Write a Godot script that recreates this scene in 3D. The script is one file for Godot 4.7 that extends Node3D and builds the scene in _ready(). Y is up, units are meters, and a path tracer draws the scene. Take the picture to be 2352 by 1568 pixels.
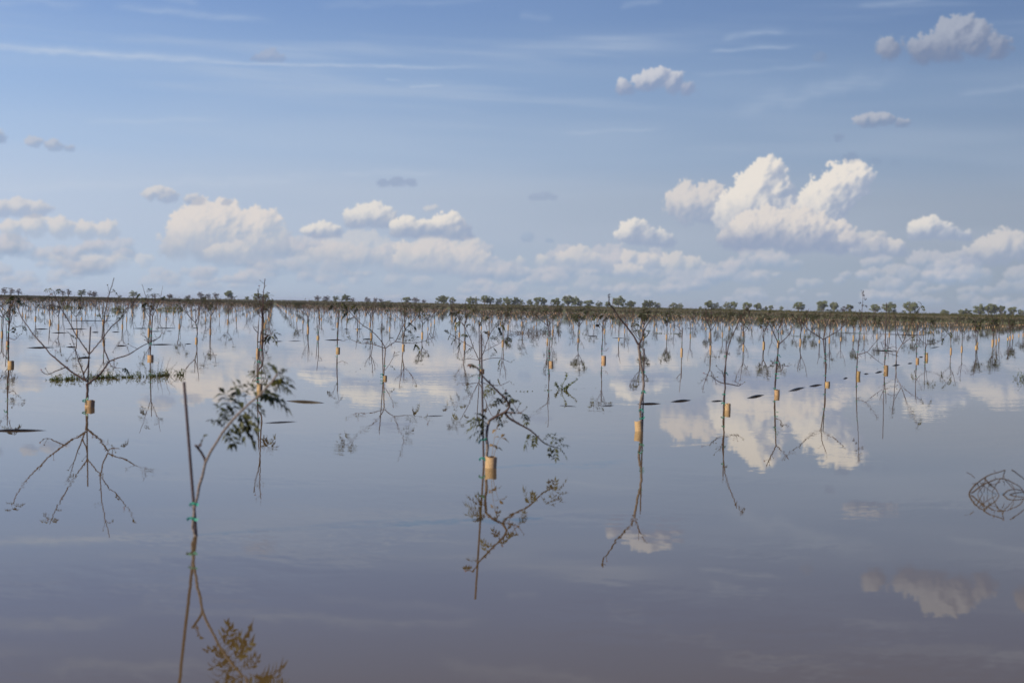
extends Node3D
# A flooded young orchard: staked saplings in still muddy water, cottonwoods on a far levee, fair-weather clouds.
# Photo pixels are given on a 2352 x 1568 grid; FOCAL is in those pixels.
const FOCAL := 3700.0
const EYE := 1.4
const HORIZON_Y := 678.0
const ROLL := 0.0225
var cam: Camera3D
var rng := RandomNumberGenerator.new()
var M := {}
var used := {}

func _ready() -> void:
	rng.seed = 20230
	cam = Camera3D.new()
	cam.name = "camera"
	cam.near = 0.1
	cam.far = 9000.0
	cam.fov = rad_to_deg(2.0 * atan(784.0 / FOCAL))
	var optics := CameraAttributesPhysical.new()
	optics.frustum_focal_length = 12.0 / (784.0 / FOCAL)
	optics.exposure_aperture = 3.2
	optics.frustum_focus_distance = 80.0
	optics.frustum_near = 0.1
	optics.frustum_far = 9000.0
	cam.attributes = optics
	cam.position = Vector3(0, EYE, 0)
	var pitch := atan((784.0 - (HORIZON_Y + ROLL * 1176.0)) / FOCAL)
	cam.basis = Basis(Vector3.RIGHT, -pitch) * Basis(Vector3.BACK, ROLL)
	add_child(cam)
	cam.current = true

	var sun := DirectionalLight3D.new()
	sun.name = "sun"
	sun.light_color = Color(1.0, 0.92, 0.80)
	sun.light_energy = 1.5
	sun.light_angular_distance = 0.5
	sun.shadow_enabled = true
	add_child(sun)
	var to_sun := Vector3(-cos(deg_to_rad(27.0)) * cos(deg_to_rad(36.0)), sin(deg_to_rad(27.0)), cos(deg_to_rad(27.0)) * sin(deg_to_rad(36.0)))
	sun.look_at_from_position(Vector3.ZERO, -to_sun, Vector3.UP)

	var env := Environment.new()
	env.background_mode = Environment.BG_SKY
	env.tonemap_mode = Environment.TONE_MAPPER_LINEAR
	env.tonemap_exposure = 1.0
	env.fog_enabled = true
	env.fog_density = 0.00009
	env.fog_light_color = Color(0.86, 0.9, 1.0)
	env.sdfgi_enabled = true
	env.ssao_enabled = true
	env.ssil_enabled = true
	var sky := Sky.new()
	var pano := PanoramaSkyMaterial.new()
	pano.panorama = ImageTexture.create_from_image(make_sky())
	sky.sky_material = pano
	env.sky = sky
	env.sky_rotation = Vector3(deg_to_rad(SKY_TILT), 0, 0)
	var we := WorldEnvironment.new()
	we.name = "air"
	we.environment = env
	add_child(we)
	build()

# ---------------------------------------------------------------- sky: air, cirrus and cumulus
# The panorama's pole is tilted towards the orchard so that its finest texels lie where the clouds are.
const SKY_TILT := -62.0
const SKY_N := 4096
const BW := 1040
const BH := 372
const PER_DEG := 26.0
const K := 0.4026   # buffer texels per photo pixel
var br := PackedFloat32Array()
var bg := PackedFloat32Array()
var bb := PackedFloat32Array()
var n_warp := FastNoiseLite.new()
var n_cirrus := FastNoiseLite.new()
var n_puff := FastNoiseLite.new()
var n_veil := FastNoiseLite.new()
var n_cell := FastNoiseLite.new()

# height above the horizon in degrees, then colour (0..255, display values)
const AIR := [
	[0.0, 168, 181, 198], [1.2, 168, 182, 200], [2.6, 169, 182, 201], [3.8, 168, 182, 202], [5.4, 155, 176, 204], [7.8, 139, 165, 201],
	[10.6, 118, 147, 192], [14.0, 113, 138, 178], [25.0, 88, 118, 172], [50.0, 66, 97, 158], [91.0, 56, 86, 150]]

func air(el: float, az: float) -> Vector3:
	var c := Vector3(AIR[0][1], AIR[0][2], AIR[0][3])
	for i in range(AIR.size() - 1):
		var a: Array = AIR[i]
		var b: Array = AIR[i + 1]
		if el >= a[0] and el < b[0]:
			var t: float = (el - a[0]) / (b[0] - a[0])
			t = lerpf(t, t * t * (3.0 - 2.0 * t), 0.5)
			c = Vector3(a[1], a[2], a[3]).lerp(Vector3(b[1], b[2], b[3]), t)
			break
	# brighter towards the sun, which stands to the left
	return c * (1.0 - 0.32 * sin(deg_to_rad(az)))

func cirrus(el: float, az: float) -> float:
	var u := az * 0.9
	var v := el * 9.0 + az * 0.12
	var a := n_cirrus.get_noise_2d(u * 3.0, v * 4.0) * 0.5 + 0.5
	var gate := n_veil.get_noise_2d(az * 1.2 + 40.0, el * 4.0) * 0.5 + 0.5
	var s := smoothstep(0.46, 0.95, a) * smoothstep(0.35, 0.72, gate)
	return s * smoothstep(3.0, 9.0, el) * 0.62

func smooth(a: float, b: float, x: float) -> float:
	var t := clampf((x - a) / (b - a), 0.0, 1.0)
	return t * t * (3.0 - 2.0 * t)

func over(i: int, r: float, g: float, b: float, a: float) -> void:
	br[i] += (r - br[i]) * a
	bg[i] += (g - bg[i]) * a
	bb[i] += (b - bb[i]) * a

# One cumulus: lobes [x, y, radius] in photo pixels melt into one body, cellular noise makes its billows,
# and the height field of both gives outline and relief.
func cumulus(lobes: Array, base: float, lit: Vector3, dark: Vector3, opacity: float, soft: float, seed_: int) -> void:
	var lx := PackedFloat32Array()
	var ly := PackedFloat32Array()
	var lr := PackedFloat32Array()
	var x0 := 1e9
	var x1 := -1e9
	var y0 := 1e9
	var y1 := -1e9
	var mean := 0.0
	for l in lobes:
		var x: float = BW * 0.5 + (l[0] - 1176.0) * K
		var y: float = 364.0 - (HORIZON_Y + ROLL * l[0] - l[1]) * K
		var rad: float = l[2] * K * (1.36 if l[2] > 27 else 1.24)
		lx.append(x)
		ly.append(y)
		lr.append(rad)
		mean += rad / lobes.size()
		x0 = minf(x0, x - rad * 2.2)
		x1 = maxf(x1, x + rad * 2.2)
		y0 = minf(y0, y - rad * 1.6)
		y1 = maxf(y1, y + rad * 1.6)
	var ix0 := maxi(int(x0) - 3, 1)
	var ix1 := mini(int(x1) + 3, BW - 2)
	var iy0 := maxi(int(y0) - 3, 1)
	var iy1 := mini(int(y1) + 3, BH - 2)
	if ix1 <= ix0 or iy1 <= iy0:
		return
	var w := ix1 - ix0 + 1
	var h := iy1 - iy0 + 1
	var body := PackedFloat32Array()
	var relief := PackedFloat32Array()
	var field := PackedFloat32Array()
	body.resize(w * h)
	relief.resize(w * h)
	field.resize(w * h)
	var size := clampf(mean, 3.0, 16.0)
	var scale := 9.0 / (size * 0.95)
	var off := float(seed_ % 977) * 3.1
	var nl := lobes.size()
	var shadowing := 0.42 if mean < 12.0 else 0.20
	var stretch := 1.45 if mean < 10.0 else 1.08
	var tip := 1e9
	for y in h:
		for x in w:
			var gx := float(ix0 + x) + n_warp.get_noise_2d((ix0 + x) * 1.3, (iy0 + y) * 1.3 + off) * 0.28 * size
			var gy := float(iy0 + y) + n_warp.get_noise_2d((ix0 + x) * 1.3 + 311.0, (iy0 + y) * 1.3 + off) * 0.28 * size
			var sum := 0.0
			for k in nl:
				var dx := (gx - lx[k]) / (lr[k] * stretch)
				var dy := (gy - ly[k]) / lr[k]
				sum += exp(7.0 * (1.0 - sqrt(dx * dx + dy * dy)))
			var s := log(sum + 1e-9) / 7.0
			var q := y * w + x
			body[q] = s
			if s > -0.5:
				var billow := -n_cell.get_noise_2d((ix0 + x) * scale + off, (iy0 + y) * scale)
				relief[q] = billow if size < 9.0 else billow * 0.72 - 0.28 * n_cell.get_noise_2d((ix0 + x) * scale * 2.7 + off, (iy0 + y) * scale * 2.7)
				field[q] = s + 0.55 * (billow - 0.58)
				if field[q] > 0.1:
					tip = minf(tip, float(iy0 + y))
			else:
				field[q] = -1.0
	var base_y: float = 364.0 - (HORIZON_Y + ROLL * float(lobes[0][0]) - base) * K
	var height := maxf(4.0, base_y - tip)
	var thick := PackedFloat32Array()
	thick.resize(w * h)
	for y in range(1, h - 1):
		for x in range(1, w - 1):
			var q := y * w + x
			thick[q] = (maxf(field[q], 0.0) * 2.0 + maxf(field[q - 1], 0.0) + maxf(field[q + 1], 0.0) + maxf(field[q - w], 0.0) + maxf(field[q + w], 0.0)
				+ maxf(field[q - w - 1], 0.0) + maxf(field[q + w + 1], 0.0)) / 8.0
	var big := PackedFloat32Array()
	big.resize(w * h)
	for q in w * h:
		big[q] = size * 1.5 * sqrt(clampf(body[q] + 0.12, 0.0, 1.6))
	for y in range(2, h - 2):
		for x in range(2, w - 2):
			var q := y * w + x
			var f := field[q]
			if f <= 0.0:
				continue
			var gy := float(iy0 + y)
			var up := (base_y - gy + n_warp.get_noise_2d((ix0 + x) * 0.6, off) * 0.10 * height) / height
			# the body's own slope, then that of the billows on it
			var nx := -(big[q + 2] - big[q - 2]) * 0.25
			var ny := (big[q + 2 * w] - big[q - 2 * w]) * 0.25
			var lam := (-0.78 * nx + 0.46 * ny + 0.42) / sqrt(nx * nx + ny * ny + 1.0)
			var mx := -(relief[q + 1] - relief[q - 1]) * size * 0.30
			var my := (relief[q + w] - relief[q - w]) * size * 0.30
			var lam2 := (-0.78 * mx + 0.46 * my + 0.42) / sqrt(mx * mx + my * my + 1.0)
			# cloud between this spot and the sun, up to the left
			var tau := 0.0
			for st in range(1, 12):
				var fx := x - st * size * 0.165
				var fy := y - st * size * 0.095
				var sx := int(fx)
				var sy := int(fy)
				if sx < 1 or sy < 1:
					break
				var u := fx - sx
				var k := sy * w + sx
				tau += minf(lerpf(thick[k], thick[k + 1], u) * 0.5 + lerpf(thick[k + w], thick[k + w + 1], u) * 0.5 + 0.03, 0.55) * 0.64
			var light := 0.50 * exp(-shadowing * tau) + 0.50 * smooth(-0.22, 0.86, 0.66 * lam + 0.34 * lam2)
			light = smooth(0.12, 0.88, light) * (0.05 + 0.95 * smooth(0.02, 0.66, up + 0.4 * (relief[q] - 0.6)))
			var edge := lerpf(0.34, 0.10, light) * soft
			f += 0.16 * n_puff.get_noise_2d((ix0 + x) * 2.4 + off, gy * 2.4) * (1.0 - smooth(0.0, 0.5, f))
			var a := smooth(0.0, edge, f) * smooth(-0.03, 0.09 + 0.04 * soft, up)
			a *= lerpf(0.72, 1.0, smooth(0.0, 0.4, light))
			var c := dark.lerp(lit, light)
			over((iy0 + y) * BW + ix0 + x, c.x, c.y, c.z, a * opacity)

func streak(x0: float, y0: float, x1: float, y1: float, thick: float, alpha: float) -> void:
	var ax := BW * 0.5 + (x0 - 1176.0) * K
	var bx := BW * 0.5 + (x1 - 1176.0) * K
	var ay := 364.0 - (HORIZON_Y + ROLL * x0 - y0) * K
	var by := 364.0 - (HORIZON_Y + ROLL * x1 - y1) * K
	var th := thick * K
	for x in range(maxi(0, int(ax)), mini(BW, int(bx) + 1)):
		var t := (float(x) - ax) / maxf(bx - ax, 1.0)
		var my := lerpf(ay, by, t) + n_warp.get_noise_2d(x * 0.35, ay * 3.0) * th * 0.9
		var fade := smooth(0.0, 0.16, t) * smooth(1.0, 0.72, t)
		for y in range(maxi(0, int(my - th * 3.0)), mini(BH, int(my + th * 3.0) + 1)):
			var d := (float(y) - my) / th
			if d > 0.0:
				d *= 1.5
			var wisp := 0.65 + 0.5 * n_cirrus.get_noise_2d(x * 1.1 + y * 0.9, y * 11.0)
			over(y * BW + x, 205, 212, 224, clampf(exp(-d * d) * alpha * fade * wisp, 0.0, 1.0))

func make_sky() -> Image:
	n_warp.seed = 5
	n_warp.frequency = 0.055
	n_warp.fractal_octaves = 3
	n_puff.seed = 9
	n_puff.frequency = 0.11
	n_puff.fractal_octaves = 3
	n_cirrus.seed = 21
	n_cirrus.frequency = 0.02
	n_cirrus.fractal_octaves = 5
	n_veil.seed = 33
	n_veil.frequency = 0.03
	n_veil.fractal_octaves = 3
	n_cell.seed = 14
	n_cell.noise_type = FastNoiseLite.TYPE_CELLULAR
	n_cell.cellular_return_type = FastNoiseLite.RETURN_DISTANCE
	n_cell.cellular_jitter = 1.0
	n_cell.frequency = 0.11
	n_cell.fractal_type = FastNoiseLite.FRACTAL_FBM
	n_cell.fractal_octaves = 4
	n_cell.fractal_gain = 0.55
	n_cell.domain_warp_enabled = true
	n_cell.domain_warp_amplitude = 5.0
	n_cell.domain_warp_frequency = 0.08
	br.resize(BW * BH)
	bg.resize(BW * BH)
	bb.resize(BW * BH)
	for y in BH:
		var el := (364.0 - y - 0.5) / PER_DEG
		for x in BW:
			var az := (x + 0.5 - BW * 0.5) / PER_DEG
			var c := air(maxf(el, 0.0), az)
			# thin veils and streaks of high ice cloud
			var ci := cirrus(el, az)
			var veil := smooth(0.35, 0.8, n_veil.get_noise_2d(az * 1.5, el * 14.0) * 0.5 + 0.5) * 0.16 * smooth(0.5, 3.5, el) * smooth(12.0, 6.0, el)
			c = c.lerp(Vector3(196, 204, 218), clampf(ci + veil, 0.0, 0.8))
			var i := y * BW + x
			br[i] = c.x
			bg[i] = c.y
			bb[i] = c.z
	for s in [[-60, 138, 560, 157, 9, 0.62], [420, 158, 1150, 160, 4, 0.55], [250, 46, 640, 66, 9, 0.3], [-40, 42, 230, 40, 13, 0.2], [1630, 103, 1800, 83, 8, 0.34],
			[1600, 130, 1830, 118, 5, 0.35], [1560, 178, 1910, 166, 6, 0.2], [190, 296, 540, 281, 6, 0.22], [1650, 262, 2080, 186, 22, 0.22], [1270, 307, 1530, 299, 5, 0.24],
			[920, 204, 1010, 200, 3, 0.45], [870, 188, 915, 191, 2, 0.35], [-60, 452, 840, 402, 14, 0.2], [760, 402, 1030, 394, 8, 0.2], [340, 8, 460, 34, 11, 0.26],
			[1170, 47, 1260, 49, 9, 0.2], [1400, 24, 1510, 14, 9, 0.24], [1930, 40, 2110, 28, 7, 0.22], [2150, 240, 2420, 215, 8, 0.2], [700, 30, 1150, 8, 10, 0.16],
			[-80, -38, 350, -30, 16, 0.34], [560, -18, 980, -26, 13, 0.3], [900, -30, 1150, -10, 9, 0.26], [1640, -72, 2000, -60, 11, 0.3], [380, -8, 720, -16, 8, 0.2], [120, -120, 560, -135, 16, 0.3], [1000, -110, 1500, -140, 18, 0.24], [-100, -200, 300, -190, 18, 0.3], [1500, -20, 1720, -32, 8, 0.2], [2000, -130, 2400, -150, 16, 0.25]]:
		streak(s[0], s[1], s[2], s[3], s[4], s[5])
	var white := Vector3(232, 225, 217)
	var warm := Vector3(222, 214, 209)
	var shade := Vector3(150, 164, 190)
	var pale := Vector3(166, 179, 199)
	# the low bank of hazy, far clouds
	var r := RandomNumberGenerator.new()
	r.seed = 77
	for i in 250:
		var x := r.randf_range(-150.0, 2500.0)
		var up := r.randf_range(8.0, 118.0)
		var y := HORIZON_Y + ROLL * x - up
		var rad := r.randf_range(6.0, 17.0) * (0.5 + up / 90.0)
		var lobes := []
		for k in r.randi_range(2, 4):
			lobes.append([x + r.randf_range(-2.6, 2.6) * rad, y - r.randf_range(0.0, 0.6) * rad, rad * r.randf_range(0.6, 1.2)])
		cumulus(lobes, y + rad * 0.55, Vector3(202, 200, 206), Vector3(152, 170, 195), 0.26 + 0.003 * up, 1.1, 300 + i)
	for c in [
			[[[830, 590, 48], [790, 592, 40], [872, 600, 40], [740, 606, 34], [700, 612, 30]], 632, warm, pale, 0.42, 1.0],
			[[[950, 596, 38], [985, 582, 34], [1012, 602, 40], [1070, 592, 36], [1088, 610, 26]], 631, warm, pale, 0.66, 0.9],
			[[[1320, 592, 26], [1290, 600, 22], [1350, 602, 22], [1240, 606, 20], [1190, 609, 18]], 620, warm, pale, 0.66, 0.9],
			[[[1440, 592, 18], [1482, 600, 22], [1545, 606, 26], [1586, 612, 22]], 637, warm, pale, 0.66, 0.9],
			[[[1430, 625, 18], [1455, 628, 16]], 637, warm, pale, 0.6, 0.9],
			[[[60, 532, 22], [105, 530, 24], [160, 530, 24], [215, 536, 20], [262, 534, 22]], 556, warm, pale, 0.75, 1.0],
			[[[150, 606, 14], [230, 602, 16], [285, 606, 16], [340, 600, 14]], 617, warm, pale, 0.4, 1.0],
			[[[30, 490, 20], [72, 486, 20], [112, 490, 18], [-14, 486, 20]], 511, warm, shade, 0.66, 1.1],
			[[[470, 532, 56], [515, 515, 34], [436, 560, 44], [545, 530, 36], [600, 524, 36], [585, 556, 42], [625, 562, 32], [500, 578, 40]], 606, Vector3(226, 217, 211), pale, 0.9, 0.8],
			[[[500, 590, 26], [540, 584, 26], [560, 590, 18]], 604, warm, pale, 0.6, 0.8],
			[[[735, 532, 20], [714, 532, 15], [756, 538, 17]], 548, white, shade, 0.85, 0.8],
			[[[832, 502, 28], [862, 500, 28], [884, 510, 20], [805, 506, 18]], 527, white, shade, 0.85, 0.9],
			[[[925, 524, 24], [952, 526, 20], [985, 530, 18], [1026, 514, 25], [1044, 532, 20], [1064, 542, 12]], 547, white, shade, 0.95, 0.7],
			[[[980, 482, 10], [992, 477, 7]], 489, warm, pale, 0.5, 0.8],
			[[[1448, 522, 20], [1440, 540, 20], [1490, 546, 22], [1518, 556, 18]], 568, white, shade, 0.9, 0.8],
			[[[2300, 575, 26], [2270, 568, 30], [2240, 586, 30], [2200, 597, 26], [2340, 590, 24]], 616, warm, shade, 0.7, 0.8],
			[[[2000, 575, 26], [2040, 580, 22], [1960, 578, 24]], 594, warm, shade, 0.75, 0.9],
			[[[2110, 528, 24], [2086, 540, 22], [2150, 546, 22], [2184, 550, 14]], 560, white, shade, 0.88, 0.8],
			[[[1575, 468, 40], [1622, 468, 36], [1548, 470, 24], [1640, 495, 36]], 522, warm, shade, 0.86, 1.0],
			[[[1750, 402, 30], [1736, 430, 36], [1716, 468, 42], [1690, 495, 44], [1746, 478, 46], [1782, 440, 22], [1800, 500, 40]], 580, white, shade, 1.0, 0.65],
			[[[1940, 418, 32], [1908, 430, 36], [1882, 465, 42], [1862, 500, 42], [1962, 408, 16]], 580, white, shade, 1.0, 0.7],
			[[[1770, 535, 46], [1822, 535, 44], [1720, 540, 42], [1870, 545, 40], [1680, 556, 30], [1915, 556, 30], [1790, 562, 36], [1850, 562, 36]], 582, Vector3(222, 215, 210), Vector3(144, 158, 186), 0.97, 0.8],
			[[[1945, 556, 20], [1985, 556, 20]], 576, warm, Vector3(148, 162, 188), 0.6, 0.9],
			[[[370, 446, 14], [388, 456, 17], [352, 452, 12], [450, 464, 14], [520, 468, 8]], 474, warm, shade, 0.7, 1.0],
			[[[100, 342, 12], [142, 350, 14], [176, 356, 9]], 362, Vector3(196, 194, 200), Vector3(140, 156, 184), 0.6, 1.2],
			[[[6, 326, 16], [24, 336, 13], [-14, 330, 18]], 350, warm, Vector3(140, 156, 184), 0.75, 1.1],
			[[[905, 420, 12], [872, 422, 9], [936, 420, 9]], 431, Vector3(150, 165, 192), Vector3(140, 156, 186), 0.6, 1.2],
			[[[1240, 451, 11], [1218, 454, 8], [1262, 453, 8]], 461, Vector3(158, 172, 196), Vector3(146, 161, 188), 0.6, 1.2],
			[[[1205, 546, 11], [1256, 552, 6]], 556, Vector3(160, 176, 199), Vector3(148, 166, 192), 0.6, 1.0],
			[[[610, 142, 17], [585, 150, 12], [630, 146, 11]], 156, Vector3(166, 176, 198), Vector3(140, 158, 190), 0.65, 1.4],
			[[[1490, 186, 24], [1462, 198, 22], [1530, 196, 24], [1560, 212, 18], [1420, 208, 18], [1506, 178, 16]], 230, Vector3(206, 206, 212), Vector3(138, 152, 182), 0.9, 1.4],
			[[[2150, 108, 34], [2132, 140, 32], [2192, 122, 36], [2082, 142, 28], [2012, 132, 26], [2245, 138, 26], [2170, 90, 18]], 178, Vector3(172, 177, 191), Vector3(118, 130, 158), 0.86, 1.6],
			[[[2340, 120, 26], [2370, 130, 36]], 168, Vector3(150, 155, 172), Vector3(116, 128, 156), 0.8, 1.6],
			[[[1988, 290, 16], [1960, 289, 15], [2010, 286, 12], [2042, 297, 12]], 308, Vector3(186, 188, 198), Vector3(126, 142, 172), 0.8, 1.3],
			[[[1930, 372, 13], [1985, 382, 10], [2030, 386, 9], [1905, 326, 8], [1860, 146, 10]], 396, Vector3(136, 152, 180), Vector3(128, 144, 174), 0.4, 1.3]]:
		cumulus(c[0], c[1], c[2], c[3], c[4], c[5], int(c[0][0][0]) * 7 + int(c[1]))
	# the whole dome, coarse, then the fine part
	var tilt := Basis(Vector3.RIGHT, deg_to_rad(SKY_TILT))
	var low := 384
	var bytes := PackedByteArray()
	bytes.resize(low * low * 3)
	var back := air(30.0, 0.0)
	for j in low:
		var lat := PI * 0.5 - (j + 0.5) / low * PI
		for i in low:
			var lon := (i + 0.5) / low * TAU - PI * 0.5
			var d := tilt * Vector3(cos(lat) * cos(lon), sin(lat), cos(lat) * sin(lon))
			var el := rad_to_deg(asin(clampf(d.y, -1.0, 1.0)))
			var az := rad_to_deg(atan2(d.x, -d.z))
			var c := air(maxf(el, 0.0), az)
			if el > 0.0:
				var puff := smooth(0.52, 0.66, n_veil.get_noise_2d(az * 3.0 + 500.0, el * 9.0) * 0.5 + 0.5) * smooth(14.0, 5.0, el)
				c = c.lerp(Vector3(204, 204, 210), clampf(cirrus(el, az) + puff * 0.7, 0.0, 0.85))
			c = back.lerp(c, smooth(0.0, 35.0, rad_to_deg(lat)))
			var q := (j * low + i) * 3
			bytes[q] = int(c.x)
			bytes[q + 1] = int(c.y)
			bytes[q + 2] = int(c.z)
	var im := Image.create_from_data(low, low, false, Image.FORMAT_RGB8, bytes)
	im.resize(SKY_N, SKY_N, Image.INTERPOLATE_BILINEAR)
	var data := im.get_data()
	var n := SKY_N
	for j in range(int(n * 10.0 / 180.0), int(n * 34.0 / 180.0)):
		var lat := PI * 0.5 - (j + 0.5) / n * PI
		var cl := cos(lat)
		var sl := sin(lat)
		for ii in range(-790, 790):
			var lon := (ii + 0.5) / n * TAU - PI * 0.5
			var d := tilt * Vector3(cl * cos(lon), sl, cl * sin(lon))
			if d.y < -0.02 or d.z > -0.5:
				continue
			var bx := rad_to_deg(atan2(d.x, -d.z)) * PER_DEG + BW * 0.5 - 0.5
			var by := minf(364.0 - rad_to_deg(asin(d.y)) * PER_DEG - 0.5, BH - 2.0)
			if bx < 0.0 or bx >= BW - 1 or by < 0.0:
				continue
			var x := int(bx)
			var y := int(by)
			var fx := bx - x
			var fy := by - y
			var k := y * BW + x
			var w00 := (1.0 - fx) * (1.0 - fy)
			var w10 := fx * (1.0 - fy)
			var w01 := (1.0 - fx) * fy
			var w11 := fx * fy
			var q := (j * n + posmod(ii, n)) * 3
			var edge := minf(minf(bx, BW - 1 - bx) / 26.0, by / 16.0)
			var dither := rng.randf()
			var e := clampf(edge, 0.0, 1.0)
			data[q] = int(lerpf(data[q], br[k] * w00 + br[k + 1] * w10 + br[k + BW] * w01 + br[k + BW + 1] * w11, e) + dither)
			data[q + 1] = int(lerpf(data[q + 1], bg[k] * w00 + bg[k + 1] * w10 + bg[k + BW] * w01 + bg[k + BW + 1] * w11, e) + dither)
			data[q + 2] = int(lerpf(data[q + 2], bb[k] * w00 + bb[k + 1] * w10 + bb[k + BW] * w01 + bb[k + BW + 1] * w11, e) + dither)
	return Image.create_from_data(n, n, false, Image.FORMAT_RGB8, data)

# ---------------------------------------------------------------- helpers
class Shape:
	var v := PackedVector3Array()
	var n := PackedVector3Array()
	var c := PackedColorArray()
	var i := PackedInt32Array()
	var tint := Color(1, 1, 1)
	func tri(a: Vector3, b: Vector3, d: Vector3, na: Vector3, nb: Vector3, nd: Vector3) -> void:
		var k := v.size()
		if (d - a).cross(b - a).dot(na + nb + nd) < 0.0:
			v.append_array([a, d, b])
			n.append_array([na, nd, nb])
		else:
			v.append_array([a, b, d])
			n.append_array([na, nb, nd])
		c.append_array([tint, tint, tint])
		i.append_array([k, k + 1, k + 2])
	func flat(a: Vector3, b: Vector3, d: Vector3) -> void:
		var f := (d - a).cross(b - a).normalized()
		tri(a, b, d, f, f, f)
	func quad(a: Vector3, b: Vector3, d: Vector3, e: Vector3) -> void:
		flat(a, b, d)
		flat(a, d, e)
	func tube(p: PackedVector3Array, r: PackedFloat32Array, sides: int, capped := true) -> void:
		if p.size() < 2:
			return
		var first := v.size()
		var ref := Vector3(0.31, 0.2, 0.93)
		for k in p.size():
			var t := (p[mini(k + 1, p.size() - 1)] - p[maxi(k - 1, 0)]).normalized()
			if absf(t.dot(ref)) > 0.95:
				ref = Vector3(0.9, 0.1, -0.3)
			var x := ref.cross(t).normalized()
			var y := t.cross(x)
			for s in sides:
				var a := TAU * s / sides
				var o := x * cos(a) + y * sin(a)
				v.append(p[k] + o * r[k])
				n.append(o)
				c.append(tint)
		for k in p.size() - 1:
			for s in sides:
				var a := first + k * sides + s
				var b := first + k * sides + (s + 1) % sides
				i.append_array([a, a + sides, b, b, a + sides, b + sides])
		if capped:
			for e in [0, p.size() - 1]:
				var o: Vector3 = p[e] - p[1 if e == 0 else e - 1]
				o = o.normalized()
				for s in sides:
					tri(p[e], v[first + e * sides + s], v[first + e * sides + (s + 1) % sides], o, o, o)
	func add(o: Shape, at: Transform3D) -> void:
		var k := v.size()
		for q in o.v.size():
			v.append(at * o.v[q])
			n.append((at.basis * o.n[q]).normalized())
			c.append(o.c[q])
		for q in o.i:
			i.append(q + k)
	func into(mesh: ArrayMesh, m: Material) -> void:
		if v.is_empty():
			return
		var a := []
		a.resize(Mesh.ARRAY_MAX)
		a[Mesh.ARRAY_VERTEX] = v
		a[Mesh.ARRAY_NORMAL] = n
		a[Mesh.ARRAY_COLOR] = c
		a[Mesh.ARRAY_INDEX] = i
		mesh.add_surface_from_arrays(Mesh.PRIMITIVE_TRIANGLES, a)
		mesh.surface_set_material(mesh.get_surface_count() - 1, m)
	func mesh(m: Material) -> ArrayMesh:
		var o := ArrayMesh.new()
		into(o, m)
		return o

func numbered(called: String) -> String:
	used[called] = used.get(called, -1) + 1
	return called if used[called] == 0 else "%s_%03d" % [called, used[called]]

func obj(called: String, st: Shape, m: Material, parent: Node3D) -> MeshInstance3D:
	var o := MeshInstance3D.new()
	o.name = called
	o.mesh = st.mesh(m)
	parent.add_child(o, true)
	return o

func thing(called: String, label: String, category: String, at: Vector3, group := "") -> Node3D:
	var o := Node3D.new()
	o.name = numbered(called)
	add_child(o)
	o.position = at
	o.set_meta("label", label)
	o.set_meta("category", category)
	if group:
		o.set_meta("group", group)
	return o

func ray(x: float, y: float) -> Vector3:
	return cam.basis * Vector3((x - 1176.0) / FOCAL, -(y - 784.0) / FOCAL, -1.0)

func on_water(x: float, y: float) -> Vector3:
	var d := ray(x, y)
	return cam.position + d * (-EYE / minf(d.y, -0.0008))

func at_depth(x: float, y: float, z: float) -> Vector3:
	var d := ray(x, y)
	return cam.position + d * (z / d.z)

func to_photo(p: Vector3) -> Vector2:
	var q := cam.basis.inverse() * (p - cam.position)
	return Vector2(1176.0 - q.x / q.z * FOCAL, 784.0 + q.y / q.z * FOCAL)

func noise_map(seed_: int, freq: float, octaves: int, from: Color, to: Color, size := 256) -> NoiseTexture2D:
	var f := FastNoiseLite.new()
	f.seed = seed_
	f.frequency = freq
	f.fractal_octaves = octaves
	var t := NoiseTexture2D.new()
	t.width = size
	t.height = size
	t.seamless = true
	t.noise = f
	var g := Gradient.new()
	g.set_color(0, from)
	g.set_color(1, to)
	t.color_ramp = g
	return t

func solid(called: String, c: Color, rough: float, spec := 0.5) -> StandardMaterial3D:
	var m := StandardMaterial3D.new()
	m.resource_name = called
	m.albedo_color = c.linear_to_srgb()
	m.roughness = rough
	m.metallic_specular = spec
	M[called] = m
	return m

func mottled(called: String, c: Color, rough: float, scale: float, seed_: int, low := 0.62, spec := 0.4) -> StandardMaterial3D:
	var m := solid(called, c, rough, spec)
	m.albedo_texture = noise_map(seed_, 0.03, 4, Color(low, low, low), Color(1, 1, 1))
	m.uv1_triplanar = true
	m.uv1_scale = Vector3.ONE * scale
	m.vertex_color_use_as_albedo = true
	return m

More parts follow.
